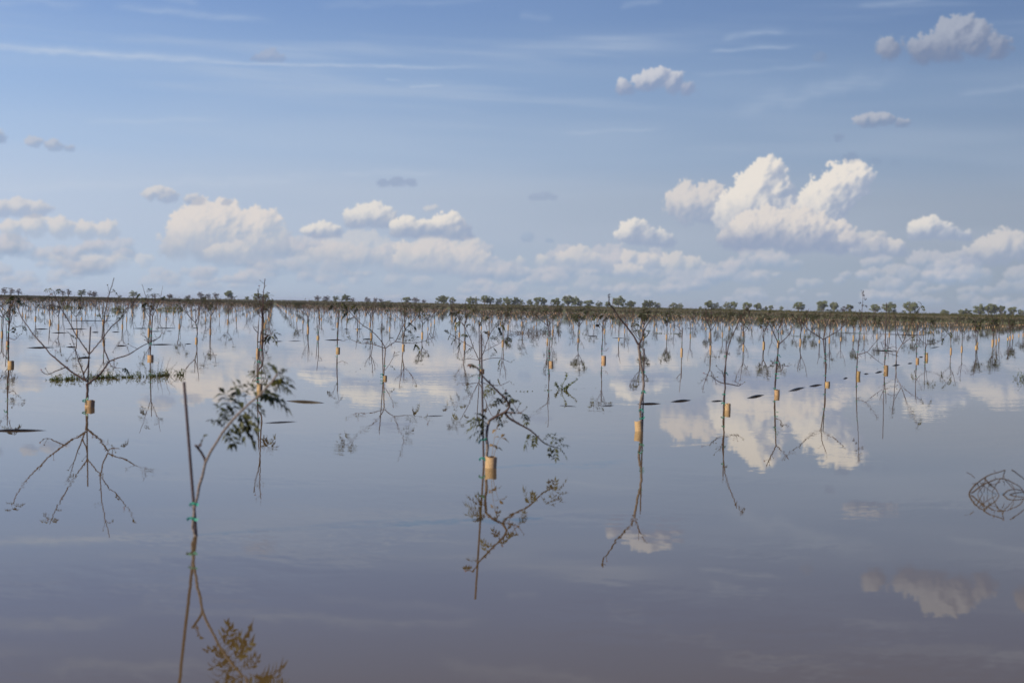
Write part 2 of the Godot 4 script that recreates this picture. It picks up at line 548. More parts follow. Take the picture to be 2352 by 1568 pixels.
func materials() -> void:
	mottled("bark", Color(0.145, 0.097, 0.088), 0.75, 9.0, 3, 0.45)
	mottled("old_bark", Color(0.40, 0.345, 0.32), 0.8, 7.0, 4, 0.4)
	mottled("stake", Color(0.125, 0.098, 0.112), 0.7, 6.0, 5, 0.55)
	mottled("carton", Color(0.78, 0.565, 0.32), 0.75, 11.0, 6, 0.62)
	mottled("dry_bark", Color(0.26, 0.23, 0.125), 0.8, 7.0, 4, 0.5)
	mottled("ink", Color(0.06, 0.055, 0.05), 0.6, 5.0, 6, 0.8)
	var tie := solid("tie", Color(0.03, 0.27, 0.20), 0.4)
	tie.backlight_enabled = true
	tie.backlight = Color(0.1, 0.35, 0.28)
	for l in [["leaf", Color(0.072, 0.088, 0.028), 0.6], ["leaf_young", Color(0.14, 0.15, 0.035), 0.6], ["leaf_dry", Color(0.42, 0.29, 0.13), 0.7], ["leaf_dead", Color(0.045, 0.028, 0.02), 0.8],
			["weed", Color(0.17, 0.21, 0.035), 0.5], ["grass", Color(0.25, 0.27, 0.05), 0.6], ["bud", Color(0.30, 0.12, 0.09), 0.6], ["cottonwood", Color(0.30, 0.345, 0.175), 0.7], ["gray_twig", Color(0.21, 0.18, 0.17), 0.8]]:
		var m := mottled(l[0], l[1], l[2], 4.0, 11, 0.7, 0.5)
		if l[0] in ["leaf", "leaf_young", "weed", "grass", "cottonwood", "leaf_dry"]:
			m.backlight_enabled = true
			var b: Color = l[1] * 2.6
			m.backlight = Color(minf(b.r, 0.5), minf(b.g, 0.5), minf(b.b, 0.3)).linear_to_srgb()
	mottled("hose", Color(0.018, 0.018, 0.02), 0.4, 5.0, 8, 0.6)
	mottled("mud", Color(0.075, 0.058, 0.042), 0.6, 3.0, 9, 0.5)
	mottled("brush", Color(0.13, 0.095, 0.07), 0.8, 6.0, 10, 0.5)
	mottled("plumage", Color(0.012, 0.012, 0.014), 0.6, 20.0, 12, 0.7)
	solid("bill", Color(0.75, 0.70, 0.60), 0.5)

# ---------------------------------------------------------------- water and land
func ripples() -> ImageTexture:
	# slopes of a very calm surface: a few long swells, small wind ripples that come and go in patches
	var size := 512
	var a := FastNoiseLite.new()
	a.seed = 41
	a.frequency = 0.012
	a.fractal_octaves = 5
	a.fractal_gain = 0.62
	var im := a.get_seamless_image(size, size)
	im.convert(Image.FORMAT_RF)
	var p := FastNoiseLite.new()
	p.seed = 42
	p.frequency = 0.006
	p.fractal_octaves = 2
	var patch := p.get_seamless_image(size, size)
	patch.convert(Image.FORMAT_RF)
	var h := im.get_data().to_float32_array()
	var k := patch.get_data().to_float32_array()
	var out := PackedFloat32Array()
	out.resize(size * size * 3)
	for y in size:
		for x in size:
			var q := y * size + x
			var g := 0.35 + 1.5 * smoothstep(0.42, 0.75, k[q])
			var dx := (h[y * size + (x + 1) % size] - h[y * size + posmod(x - 1, size)]) * 14.0 * g
			var dy := (h[((y + 1) % size) * size + x] - h[posmod(y - 1, size) * size + x]) * 14.0 * g
			var n := Vector3(-dx, -dy, 1.0).normalized() * 0.5 + Vector3(0.5, 0.5, 0.5)
			out[q * 3] = n.x
			out[q * 3 + 1] = n.y
			out[q * 3 + 2] = n.z
	return ImageTexture.create_from_image(Image.create_from_data(size, size, false, Image.FORMAT_RGBF, out.to_byte_array()))

# shoreline of the flood, east to west, far side
const SHORE := [Vector2(260, -120), Vector2(150, -290), Vector2(111, -350), Vector2(84, -430), Vector2(35, -500), Vector2(0, -540), Vector2(-95, -740), Vector2(-237, -1000), Vector2(-420, -1250)]

func shore_z(x: float) -> float:
	for k in SHORE.size() - 1:
		var a: Vector2 = SHORE[k]
		var b: Vector2 = SHORE[k + 1]
		if x <= a.x and x >= b.x:
			return lerpf(a.y, b.y, (a.x - x) / (a.x - b.x))
	return SHORE[0].y if x > SHORE[0].x else SHORE[SHORE.size() - 1].y

func land_height(p: Vector2) -> float:
	var past := shore_z(p.x) - p.y
	var wob := n_warp.get_noise_2d(p.x * 0.9, p.y * 0.9)
	return -0.10 + clampf(past / 90.0, -1.0, 1.0) * 0.22 + wob * 0.10 + 0.12 * smoothstep(60.0, 300.0, past)

func setting() -> void:
	var st := Shape.new()
	st.quad(Vector3(-4500, 0, 300), Vector3(4500, 0, 300), Vector3(4500, 0, -6000), Vector3(-4500, 0, -6000))
	var w := solid("muddy_water", Color(0.146, 0.092, 0.030), 0.0, 0.45)
	w.normal_enabled = true
	w.normal_texture = ripples()
	w.normal_scale = 0.0016
	w.uv1_triplanar = true
	w.uv1_world_triplanar = true
	w.uv1_scale = Vector3.ONE / 7.0
	obj("water", st, w, self).set_meta("kind", "structure")

	# the unflooded end of the orchard
	var g := Shape.new()
	var cols := 90
	var rows := 60
	var pts := []
	for r in rows + 1:
		var line := []
		for c in cols + 1:
			var x := lerpf(280.0, -900.0, float(c) / cols)
			var t := float(r) / rows
			var z := shore_z(x) + 40.0 - 1600.0 * t * t - 60.0 * t
			line.append(Vector3(x, land_height(Vector2(x, z)) if r > 0 else -0.6, z))
		pts.append(line)
	for r in rows:
		for c in cols:
			g.quad(pts[r][c], pts[r][c + 1], pts[r + 1][c + 1], pts[r + 1][c])
	var soil := mottled("grassy_ground", Color(0.30, 0.32, 0.085), 0.9, 0.06, 17, 0.45)
	soil.uv1_world_triplanar = true
	obj("ground", g, soil, self).set_meta("kind", "structure")

	# the levee that carries the cottonwoods
	var l := Shape.new()
	var prev := []
	for k in 121:
		var x := lerpf(-900.0, 900.0, k / 120.0)
		var z := levee_z(x)
		var crest := 1.75 + 0.25 * n_warp.get_noise_2d(x * 0.4, 7.0)
		var sec := [Vector3(x, -0.2, z + 11.0), Vector3(x, crest * 0.75, z + 4.5), Vector3(x, crest, z + 2.0), Vector3(x, crest, z - 2.5), Vector3(x, -0.2, z - 12.0)]
		if prev:
			for q in 4:
				l.quad(prev[q], sec[q], sec[q + 1], prev[q + 1])
		prev = sec
	var lm := mottled("levee_grass", Color(0.125, 0.138, 0.06), 0.9, 0.15, 18, 0.45)
	lm.uv1_world_triplanar = true
	obj("levee_bank", l, lm, self).set_meta("kind", "structure")

func levee_z(x: float) -> float:
	return -1150.0 - 0.12 * x + 14.0 * n_warp.get_noise_2d(x * 0.1, 3.0)

# ---------------------------------------------------------------- saplings
func limb(st: Shape, pts: PackedVector3Array, r0: float, r1: float, sides: int, spurs: Shape, wobble := 0.004) -> void:
	# resample with a little crookedness, then add buds and spurs
	var p := PackedVector3Array()
	var total := 0.0
	for k in pts.size() - 1:
		total += pts[k].distance_to(pts[k + 1])
	var step := maxf(0.03, total / 40.0)
	for k in pts.size() - 1:
		var d := pts[k].distance_to(pts[k + 1])
		var m := maxi(1, int(d / step))
		for q in m:
			var t := float(q) / m
			var a := pts[maxi(k - 1, 0)]
			var b := pts[mini(k + 2, pts.size() - 1)]
			p.append(pts[k].cubic_interpolate(pts[k + 1], a, b, t) + Vector3(rng.randf_range(-1, 1), 0.0, rng.randf_range(-1, 1)) * wobble * (0.0 if k == 0 and q == 0 else 1.0))
	p.append(pts[pts.size() - 1])
	var r := PackedFloat32Array()
	for k in p.size():
		var t := float(k) / (p.size() - 1)
		r.append(lerpf(r0, r1, t) * rng.randf_range(0.92, 1.12))
	st.tube(p, r, sides)
	if spurs:
		for k in range(2, p.size() - 1):
			if rng.randf() < 0.34:
				var o := Vector3(rng.randf_range(-1, 1), rng.randf_range(0.1, 1.0), rng.randf_range(-1, 1)).normalized()
				var len := rng.randf_range(0.012, 0.034)
				spurs.tube(PackedVector3Array([p[k], p[k] + o * len * 0.6, p[k] + o * len + Vector3(0, len * 0.2, 0)]), PackedFloat32Array([r[k] * 0.5, r[k] * 0.55, r[k] * 0.15 + 0.0008]), 4)

func leaflet(st: Shape, at: Vector3, along: Vector3, face: Vector3, len: float, wide: float) -> void:
	var side := along.cross(face).normalized()
	var up := side.cross(along).normalized()
	var droop := Vector3(0, -0.18 * len, 0)
	var tip := at + along * len + droop
	var m := at + along * len * 0.5 + up * wide * 0.10
	var a := at + along * len * 0.45 + side * wide * 0.5 + up * wide * 0.22
	var b := at + along * len * 0.45 - side * wide * 0.5 + up * wide * 0.22
	st.flat(at, a, m)
	st.flat(a, tip, m)
	st.flat(at, m, b)
	st.flat(b, m, tip)

# a pinnate leaf from its stalk to its tip, the leaflets hanging on both sides
func leaf_shape(st: Shape, from: Vector3, to: Vector3, pairs: int, size: float, broad := 1.0) -> void:
	var len := from.distance_to(to)
	var axis := (to - from).normalized()
	var out := axis.cross(Vector3.UP)
	if out.length() < 0.2:
		out = axis.cross(Vector3(rng.randf_range(-1, 1), 0, rng.randf_range(-1, 1)))
	out = out.normalized().rotated(axis, rng.randf_range(-0.9, 0.9))
	var p := PackedVector3Array()
	for k in 5:
		var t := k / 4.0
		p.append(from.lerp(to, t) + Vector3(0, len * 0.16 * sin(t * PI), 0))
	st.tube(p, PackedFloat32Array([0.0022, 0.002, 0.0016, 0.0013, 0.001]), 3, false)
	for k in pairs:
		var t := lerpf(0.3, 0.97, float(k) / maxf(1.0, pairs - 1.0))
		var q := from.lerp(to, t) + Vector3(0, len * 0.16 * sin(t * PI), 0)
		for s in [-1.0, 1.0]:
			var dir: Vector3 = (out * s + axis * rng.randf_range(0.15, 0.6) + Vector3(0, rng.randf_range(-0.9, -0.05), 0)).normalized()
			leaflet(st, q, dir, (axis + Vector3(0, 0.7, 0) + out * rng.randf_range(-0.4, 0.4)).normalized(), size * rng.randf_range(0.75, 1.15), size * rng.randf_range(0.32, 0.46) * broad)
	leaflet(st, p[4], (axis + Vector3(0, -0.5, 0)).normalized(), out.cross(axis).normalized(), size, size * 0.38)

func carton_shape(wide: float, tall: float, square: bool, bent: float, turn: float) -> Shape:
	# an open cardboard sleeve with wall thickness, slightly squashed
	var st := Shape.new()
	var sides := 14
	var rings := [-0.14, 0.0, tall * 0.5, tall]
	var faded := rng.randf_range(0.72, 1.12)
	st.tint = Color(faded, faded * rng.randf_range(0.94, 1.03), faded * rng.randf_range(0.85, 1.12))
	for wall in [1.0, 0.94]:
		for k in rings.size() - 1:
			for s in sides:
				var q := []
				for e in [[k, s], [k + 1, s], [k + 1, s + 1], [k, s + 1]]:
					var a: float = TAU * e[1] / sides
					var ra := wide * 0.5
					var y: float = rings[e[0]]
					if square:
						ra *= minf(1.0 / maxf(absf(cos(a)), absf(sin(a))), 1.30)
						ra *= 0.92
					var bend := bent * y * y / maxf(tall, 0.05)
					q.append([Vector3(cos(a + turn) * ra * wall + bend, y + (0.004 * sin(a * 3.0 + turn) if e[0] == 3 else 0.0), sin(a + turn) * ra * 0.86 * wall), Vector3(cos(a + turn), 0, sin(a + turn)) * (1.0 if wall == 1.0 else -1.0)])
				st.tri(q[0][0], q[1][0], q[2][0], q[0][1], q[1][1], q[2][1])
				st.tri(q[0][0], q[2][0], q[3][0], q[0][1], q[2][1], q[3][1])
	return st

func tie_shape(at: Vector3, r: float, flap: float) -> Shape:
	# a knotted strip of green plastic round trunk and stake, with loose ends
	var st := Shape.new()
	for k in 8:
		var a := TAU * k / 8.0
		var b := TAU * (k + 1) / 8.0
		var p := Vector3(cos(a) * r * 1.5, -0.006, sin(a) * r)
		var q := Vector3(cos(b) * r * 1.5, -0.006, sin(b) * r)
		st.quad(at + p, at + q, at + q + Vector3(0, 0.013, 0), at + p + Vector3(0, 0.013, 0))
	for s in [-1.0, 1.0]:
		var d := Vector3(s * rng.randf_range(0.2, 0.8), rng.randf_range(-1.2, -0.3) if s < 0.0 else rng.randf_range(-1.0, 0.6), rng.randf_range(-0.2, 0.8)).normalized() * flap * rng.randf_range(0.6, 1.0)
		var o := at + Vector3(s * r, 0, r * 0.6)
		var wide := d.cross(Vector3(0.1, 0.2, 1.0)).normalized() * 0.012
		st.quad(o, o + wide, o + d * 0.6 + wide * 1.3 + Vector3(0, 0, 0.006), o + d)
	return st

# A sapling copied from the photo. Points are photo pixels in the upright plane through its foot; depth is added limb by limb.
func traced(label: String, x: float, y: float, spec: Dictionary) -> void:
	var foot := on_water(x, y)
	var t := thing("orchard_sapling", label, "sapling", foot, "staked saplings of the flooded orchard")
	var px := -foot.z / FOCAL
	var place := func(q: Vector2, dz: float) -> Vector3:
		return at_depth(q.x, q.y, foot.z + dz) - foot
	var first := true
	for l in spec.limbs:
		var pts := PackedVector3Array()
		var n: int = (l.size() - 3) / 2
		for k in n:
			var f := float(k) / maxf(1.0, n - 1.0)
			pts.append(place.call(Vector2(l[3 + k * 2], l[4 + k * 2]), l[2] * f * f))
		if first:
			pts.insert(0, pts[0] + Vector3(0.0, -0.45, 0.0))
		var st := Shape.new()
		limb(st, pts, l[0] * 1.3, l[1] * 1.35, 7, st if not first else null, 0.0035)
		obj("trunk" if first else "limb", st, M.old_bark if first and spec.get("pale", false) else M.bark, t)
		if not first and pts.size() > 2:
			for k in rng.randi_range(2, 4):
				var tw := Shape.new()
				var buds := Shape.new()
				var q := rng.randi_range(1, pts.size() - 2)
				var at := pts[q].lerp(pts[q + 1], rng.randf())
				var dir := Vector3(rng.randf_range(-1, 1), rng.randf_range(0.1, 1.0), rng.randf_range(-1, 1)).normalized()
				var e := at + dir * rng.randf_range(0.05, 0.13)
				limb(tw, PackedVector3Array([at, at.lerp(e, 0.5) + Vector3(0, -0.006, 0), e]), 0.0032, 0.0018, 5, null, 0.002)
				for j in 5:
					leaflet(buds, e, (dir + Vector3(rng.randf_range(-1, 1), rng.randf_range(-0.4, 0.8), rng.randf_range(-1, 1)) * 0.8).normalized(), Vector3(0.2, 0.5, 0.8), rng.randf_range(0.018, 0.034), 0.009)
				obj("buds", buds, M.bud if rng.randf() < 0.5 else M.leaf_young, obj("twig", tw, M.bark, t))
		first = false
	if spec.has("stake"):
		var s: Array = spec.stake
		var a: Vector3 = place.call(Vector2(s[0], s[1]), -0.035)
		var b: Vector3 = place.call(Vector2(s[2], s[3]), -0.035)
		var st := Shape.new()
		st.tube(PackedVector3Array([b + (b - a).normalized() * 0.4, b, a.lerp(b, 0.5), a]), PackedFloat32Array([0.009, 0.009, 0.0087, 0.0084]), 8)
		obj("stake", st, M.stake, t)
	for q in spec.get("ties", []):
		obj("tie", tie_shape(place.call(Vector2(q[0], q[1]), 0.015), 0.0115, (q[2] if q.size() > 2 else 0.04)), M.tie, t)
	if spec.has("carton"):
		var c: Array = spec.carton   # x centre, width, height in pixels, square, lean
		var st := carton_shape(c[1] * px, c[2] * px, c[3], c[4], c[5])
		var o := obj("trunk_guard", st, M.carton, t)
		o.position = place.call(Vector2(c[0], y), 0.0) * Vector3(1, 0, 1)
		o.rotation = Vector3(rng.randf_range(-0.07, 0.07), 0, rng.randf_range(-0.07, 0.07))
		if c.size() > 6:
			for k in 2:
				var mark := Shape.new()
				var at := Vector3(-c[1] * px * 0.40, c[2] * px * (0.42 if k == 0 else 0.78), c[1] * px * 0.34)
				var nrm := Vector3(-0.62, 0, 0.78)
				var su := nrm.cross(Vector3.UP).normalized()
				for e in 14:
					var a := TAU * e / 14.0
					var b := TAU * (e + 1) / 14.0
					var ro := 0.014
					mark.quad(at + (su * cos(a) + Vector3.UP * sin(a)) * ro, at + (su * cos(b) + Vector3.UP * sin(b)) * ro, at + (su * cos(b) + Vector3.UP * sin(b)) * ro * 0.55 + nrm * 0.0005, at + (su * cos(a) + Vector3.UP * sin(a)) * ro * 0.55 + nrm * 0.0005)
				obj("printed_mark", mark, M.ink, o)
	for f in spec.get("leaves", []):
		var a: Vector3 = place.call(Vector2(f[0], f[1]), rng.randf_range(-0.02, 0.02))
		var b: Vector3 = place.call(Vector2(f[2], f[3]), rng.randf_range(-0.06, 0.06))
		var st := Shape.new()
		var kind: int = f[5] if f.size() > 5 else 0
		if kind == 2:
			clump(st, b, 0.028, 9)
		else:
			leaf_shape(st, a, b, f[4], clampf(a.distance_to(b) * 0.46, 0.04, 0.075) * (1.0 if foot.z > -15.0 else 1.15), 1.3)
		obj("leaf", st, [M.leaf, M.leaf_dry, M.leaf_dead, M.leaf_young][kind], t)

func clump(st: Shape, at: Vector3, r: float, count: int) -> void:
	for k in count:
		var o := Vector3(rng.randf_range(-1, 1), rng.randf_range(-1, 1), rng.randf_range(-1, 1)) * r
		var d := Vector3(rng.randf_range(-1, 1), rng.randf_range(-1.2, 0.4), rng.randf_range(-1, 1)).normalized()
		leaflet(st, at + o * 0.7, d, d.cross(Vector3(0.3, 0.2, 0.9)).normalized(), r * 1.3, r * 0.8)

# ---------------------------------------------------------------- the saplings that can be told apart in the photo
# limbs: [radius at base, at tip, depth at tip, x, y, x, y ...]; leaves: [stalk x, y, tip x, y, pairs of leaflets, kind]
func near_saplings() -> void:
	traced("bent leafy sapling leaning away from its bare stake, tied with green plastic", 447, 1230, {
		"pale": true,
		"limbs": [[0.0080, 0.0040, 0.25, 447, 1230, 442, 1210, 444, 1184, 447, 1163, 452, 1142, 456, 1116, 463, 1093, 472, 1063, 483, 1037, 498, 1013, 511, 993, 527, 972, 548, 949, 574, 925, 598, 905, 624, 876, 637, 858],
			[0.006, 0.0052, 0.05, 472, 1061, 462, 1038, 448, 1022]],
		"stake": [422, 877, 450, 1231], "ties": [[446, 1156, 0.03], [441, 1190, 0.045]],
		"leaves": [[518, 985, 487, 966, 4], [526, 972, 503, 935, 4], [534, 964, 516, 905, 5], [522, 978, 538, 1016, 4], [530, 970, 556, 1006, 4], [538, 960, 578, 1012, 5], [545, 953, 582, 985, 5], [532, 967, 512, 950, 4],
			[552, 946, 540, 890, 4], [560, 938, 590, 962, 4], [566, 932, 552, 884, 4, 3], [582, 919, 642, 920, 6], [590, 912, 652, 934, 5], [600, 902, 586, 860, 4, 3], [606, 896, 658, 884, 6, 3], [620, 880, 664, 898, 5, 3], [624, 875, 608, 842, 4, 3],
			[540, 957, 522, 930, 4], [548, 950, 566, 980, 4], [556, 942, 574, 968, 4], [572, 927, 600, 944, 4], [528, 971, 546, 996, 4], [524, 975, 506, 962, 4], [544, 954, 530, 915, 4], [588, 914, 572, 880, 4], [596, 906, 628, 912, 5], [616, 885, 640, 876, 5, 3],
			[635, 861, 622, 838, 4], [636, 860, 652, 848, 4], [632, 865, 666, 872, 5], [512, 992, 528, 1020, 3]]})
	traced("sapling with tall thin stake, wide tan carton and long drooping leafy limb", 1115, 1074, {
		"pale": true,
		"limbs": [[0.0105, 0.009, 0.0, 1116, 1074, 1119, 1030, 1117, 1000, 1119, 980, 1124, 966],
			[0.0085, 0.004, 0.2, 1124, 966, 1141, 955, 1160, 947, 1169, 934, 1162, 918, 1141, 896, 1127, 882, 1110, 865, 1095, 843],
			[0.0075, 0.003, -0.2, 1160, 947, 1169, 960, 1197, 976, 1225, 993, 1246, 1014, 1267, 1025, 1282, 1028],
			[0.006, 0.003, 0.15, 1160, 947, 1183, 948, 1199, 949]],
		"stake": [1105, 768, 1111, 1074], "ties": [[1109, 1010, 0.055], [1108, 1052, 0.04]],
		"carton": [1127, 27, 25.5, false, 0.0, 0.3],
		"leaves": [[1119, 978, 1079, 985, 5, 3], [1119, 974, 1084, 966, 5], [1118, 990, 1084, 1000, 4], [1124, 968, 1100, 950, 4], [1141, 896, 1118, 905, 4], [1110, 866, 1088, 862, 4], [1096, 845, 1080, 838, 4, 3], [1160, 918, 1140, 925, 4], [1118, 972, 1096, 962, 4], [1117, 985, 1098, 1006, 4], [1199, 949, 1208, 970, 4], [1195, 950, 1212, 960, 3], [1224, 993, 1208, 1022, 4], [1230, 998, 1226, 1020, 4], [1246, 1014, 1262, 998, 4],
			[1267, 1024, 1274, 1000, 4], [1270, 1025, 1291, 1006, 4], [1276, 1028, 1300, 1022, 4], [1280, 1028, 1299, 1048, 4], [1272, 1026, 1276, 1051, 4], [1264, 1024, 1262, 1042, 3], [1165, 928, 1186, 920, 4], [1168, 934, 1180, 945, 4],
			[1128, 882, 1118, 894, 3], [1150, 905, 1172, 916, 3], [1141, 955, 1150, 972, 3], [1134, 1048, 1150, 1005, 2, 1], [1130, 1048, 1140, 985, 2, 1]]})
	traced("leafless reddish sapling forking into a long limb, tall round tan carton", 1468, 990, {
		"pale": true,
		"limbs": [[0.0125, 0.0095, 0.05, 1470, 990, 1473, 967, 1471, 949, 1470, 932, 1475, 911, 1478, 893, 1478, 878, 1476, 853, 1471, 835, 1469, 815, 1467, 792],
			[0.009, 0.0035, 0.3, 1467, 792, 1451, 765, 1434, 743, 1421, 728, 1409, 708, 1399, 698, 1399, 681],
			[0.0075, 0.003, -0.2, 1467, 792, 1474, 778, 1482, 753, 1499, 727]],
		"stake": [1480, 800, 1476, 990], "ties": [[1479, 898, 0.05], [1474, 940, 0.045], [1474, 961, 0.04], [1477, 854, 0.035]],
		"carton": [1468, 18.5, 23, false, -0.02, 0.8],
		"leaves": [[1399, 684, 1399, 678, 1, 2]]})
	traced("sapling with curled dead brown leaves at its tip and low spreading twigs", 1668, 942, {
		"limbs": [[0.0105, 0.004, 0.2, 1662, 942, 1663, 911, 1666, 890, 1664, 875, 1665, 853, 1670, 815, 1674, 795, 1677, 783, 1689, 758, 1699, 735, 1704, 722],
			[0.0055, 0.003, 0.12, 1665, 881, 1651, 876, 1639, 868, 1634, 861],
			[0.0055, 0.003, -0.12, 1665, 880, 1681, 883, 1699, 886, 1701, 880],
			[0.0045, 0.002, 0.1, 1666, 876, 1661, 858, 1659, 850]],
		"stake": [1669, 781, 1664, 942], "ties": [[1667, 818, 0.03], [1668, 856, 0.05], [1662, 925, 0.045], [1663, 905, 0.03]],
		"carton": [1672, 13, 15.5, true, 0.0, 0.5],
		"leaves": [[1704, 722, 1703, 726, 1, 2], [1704, 722, 1714, 711, 1, 2], [1704, 722, 1720, 714, 1, 2], [1704, 722, 1712, 718, 1, 2], [1704, 722, 1717, 706, 1, 2], [1674, 795, 1672, 810, 2, 2]]})
	traced("bare forked sapling beside its carton where the black hose humps meet", 1784, 907, {
		"limbs": [[0.009, 0.0075, 0.0, 1781, 907, 1780, 890, 1783, 853, 1785, 828, 1788, 803, 1789, 789],
			[0.007, 0.003, 0.25, 1789, 789, 1779, 768, 1769, 745],
			[0.007, 0.003, -0.2, 1790, 790, 1807, 775, 1820, 757],
			[0.0045, 0.002, 0.1, 1786, 853, 1797, 849, 1802, 840, 1812, 842],
			[0.0045, 0.002, 0.1, 1797, 849, 1799, 838]],
		"stake": [1788, 800, 1780, 907], "ties": [[1789, 815, 0.06], [1784, 858, 0.04], [1786, 868, 0.03], [1783, 832, 0.03], [1780, 892, 0.03]],
		"carton": [1785.5, 12, 12, false, 0.0, 0.2],
		"leaves": [[1797, 845, 1800, 836, 2, 2]]})
	traced("bare sapling forked low into three wide limbs, short square carton", 1900, 884, {
		"limbs": [[0.010, 0.008, 0.0, 1896, 884, 1898, 840, 1895, 815, 1893, 793, 1891, 779],
			[0.007, 0.003, 0.3, 1891, 779, 1874, 768, 1859, 758, 1844, 742, 1824, 728, 1818, 720],
			[0.007, 0.003, -0.1, 1892, 779, 1895, 758, 1902, 738, 1910, 718],
			[0.007, 0.003, -0.3, 1892, 779, 1912, 768, 1929, 757, 1952, 735]],
		"stake": [1897, 775, 1896, 884], "ties": [[1896, 828, 0.03], [1895, 862, 0.03], [1897, 812, 0.02]],
		"carton": [1901.5, 10.5, 7.5, true, 0.0, 0.7]})
	traced("tall sapling with shrivelled black leaf clusters hanging from its tip", 1972, 865, {
		"limbs": [[0.010, 0.003, 0.1, 1968, 865, 1970, 823, 1974, 778, 1977, 753, 1980, 723, 1982, 698, 1984, 669],
			[0.006, 0.0025, 0.25, 1972, 814, 1992, 808, 2004, 795, 2024, 771],
			[0.005, 0.002, -0.15, 1992, 808, 2012, 825, 2030, 838],
			[0.004, 0.002, 0.1, 1972, 814, 1980, 820]],
		"stake": [1973, 780, 1967, 865], "ties": [[1970, 808, 0.03], [1969, 842, 0.03], [1975, 765, 0.02]],
		"carton": [1972, 8.5, 12.5, false, 0.01, 0.2],
		"leaves": [[1983, 673, 1983, 675, 1, 2], [1983, 673, 1982, 669, 1, 2], [1982, 690, 1988, 685, 1, 2], [1982, 700, 1976, 695, 1, 2], [1982, 705, 1983, 700, 1, 2], [1982, 700, 1990, 702, 1, 2], [1978, 715, 1976, 712, 1, 2], [1978, 718, 1969, 718, 1, 2], [1984, 670, 1985, 678, 1, 2]]})
	traced("sapling with one stake standing far above it, carton printed with a dark sign", 2035, 851.5, {
		"limbs": [[0.009, 0.005, 0.1, 2032, 851, 2034, 823, 2037, 808, 2039, 790, 2040, 775],
			[0.005, 0.0025, 0.2, 2036, 812, 2028, 795, 2024, 785],
			[0.005, 0.0025, -0.2, 2038, 810, 2055, 815, 2065, 819],
			[0.0045, 0.002, 0.2, 2040, 800, 2052, 796, 2062, 800]],
		"stake": [2037, 695, 2032, 851], "ties": [[2036, 804, 0.04], [2034, 822, 0.03], [2031, 843, 0.03]],
		"carton": [2036, 10.5, 12.5, false, 0.0, 0.1, true]})
	traced("crooked sapling without a carton, fanned leafy limbs reaching high", 2058, 838, {
		"pale": true,
		"limbs": [[0.010, 0.0075, 0.0, 2058, 838, 2060, 822, 2062, 808, 2074, 788],
			[0.006, 0.003, 0.25, 2074, 788, 2064, 768, 2057, 745, 2055, 722],
			[0.006, 0.003, -0.1, 2074, 788, 2089, 753, 2109, 720, 2117, 699],
			[0.006, 0.003, -0.3, 2074, 790, 2094, 775, 2114, 763, 2134, 745],
			[0.0045, 0.002, 0.2, 2080, 772, 2090, 745, 2098, 720],
			[0.005, 0.002, 0.2, 2062, 808, 2040, 796, 2030, 790]],
		"stake": [2057, 722, 2060, 838],
		"leaves": [[2117, 700, 2122, 710, 4], [2114, 706, 2108, 716, 4], [2117, 700, 2112, 694, 3], [2055, 724, 2060, 734, 3], [2056, 730, 2050, 738, 3], [2134, 746, 2142, 756, 4], [2130, 750, 2122, 760, 4], [2098, 722, 2104, 730, 3]]})
	traced("slim bare sapling and stake with ribbed tan carton in the edge row", 2108, 830, {
		"limbs": [[0.008, 0.003, 0.1, 2106, 830, 2107, 790, 2108, 760, 2112, 735], [0.004, 0.002, 0.2, 2107, 790, 2116, 778, 2122, 765]],
		"stake": [2108, 742, 2105, 830], "ties": [[2107, 795, 0.03], [2106, 812, 0.03]],
		"carton": [2108, 7.5, 8, false, 0.0, 0.2]})
	traced("leafy sapling with long narrow carton and big green ties in the edge row", 2130, 822, {
		"limbs": [[0.009, 0.007, 0.0, 2126, 822, 2127, 800, 2130, 791],
			[0.006, 0.003, 0.2, 2130, 791, 2115, 780, 2106, 768],
			[0.006, 0.003, -0.2, 2130, 791, 2152, 787, 2170, 775, 2180, 762],
			[0.005, 0.0025, 0.1, 2130, 791, 2134, 770, 2142, 752]],
		"stake": [2128, 752, 2125, 822], "ties": [[2126, 803, 0.06], [2125, 812, 0.06]],
		"carton": [2130, 5.5, 12, false, 0.0, 0.2],
		"leaves": [[2106, 769, 2098, 780, 4], [2110, 774, 2104, 788, 4], [2142, 752, 2136, 762, 4], [2142, 752, 2150, 760, 4], [2170, 775, 2166, 788, 4], [2180, 762, 2186, 772, 4], [2178, 764, 2170, 755, 4], [2134, 770, 2126, 762, 4], [2138, 760, 2146, 770, 4], [2160, 782, 2168, 768, 4]]})
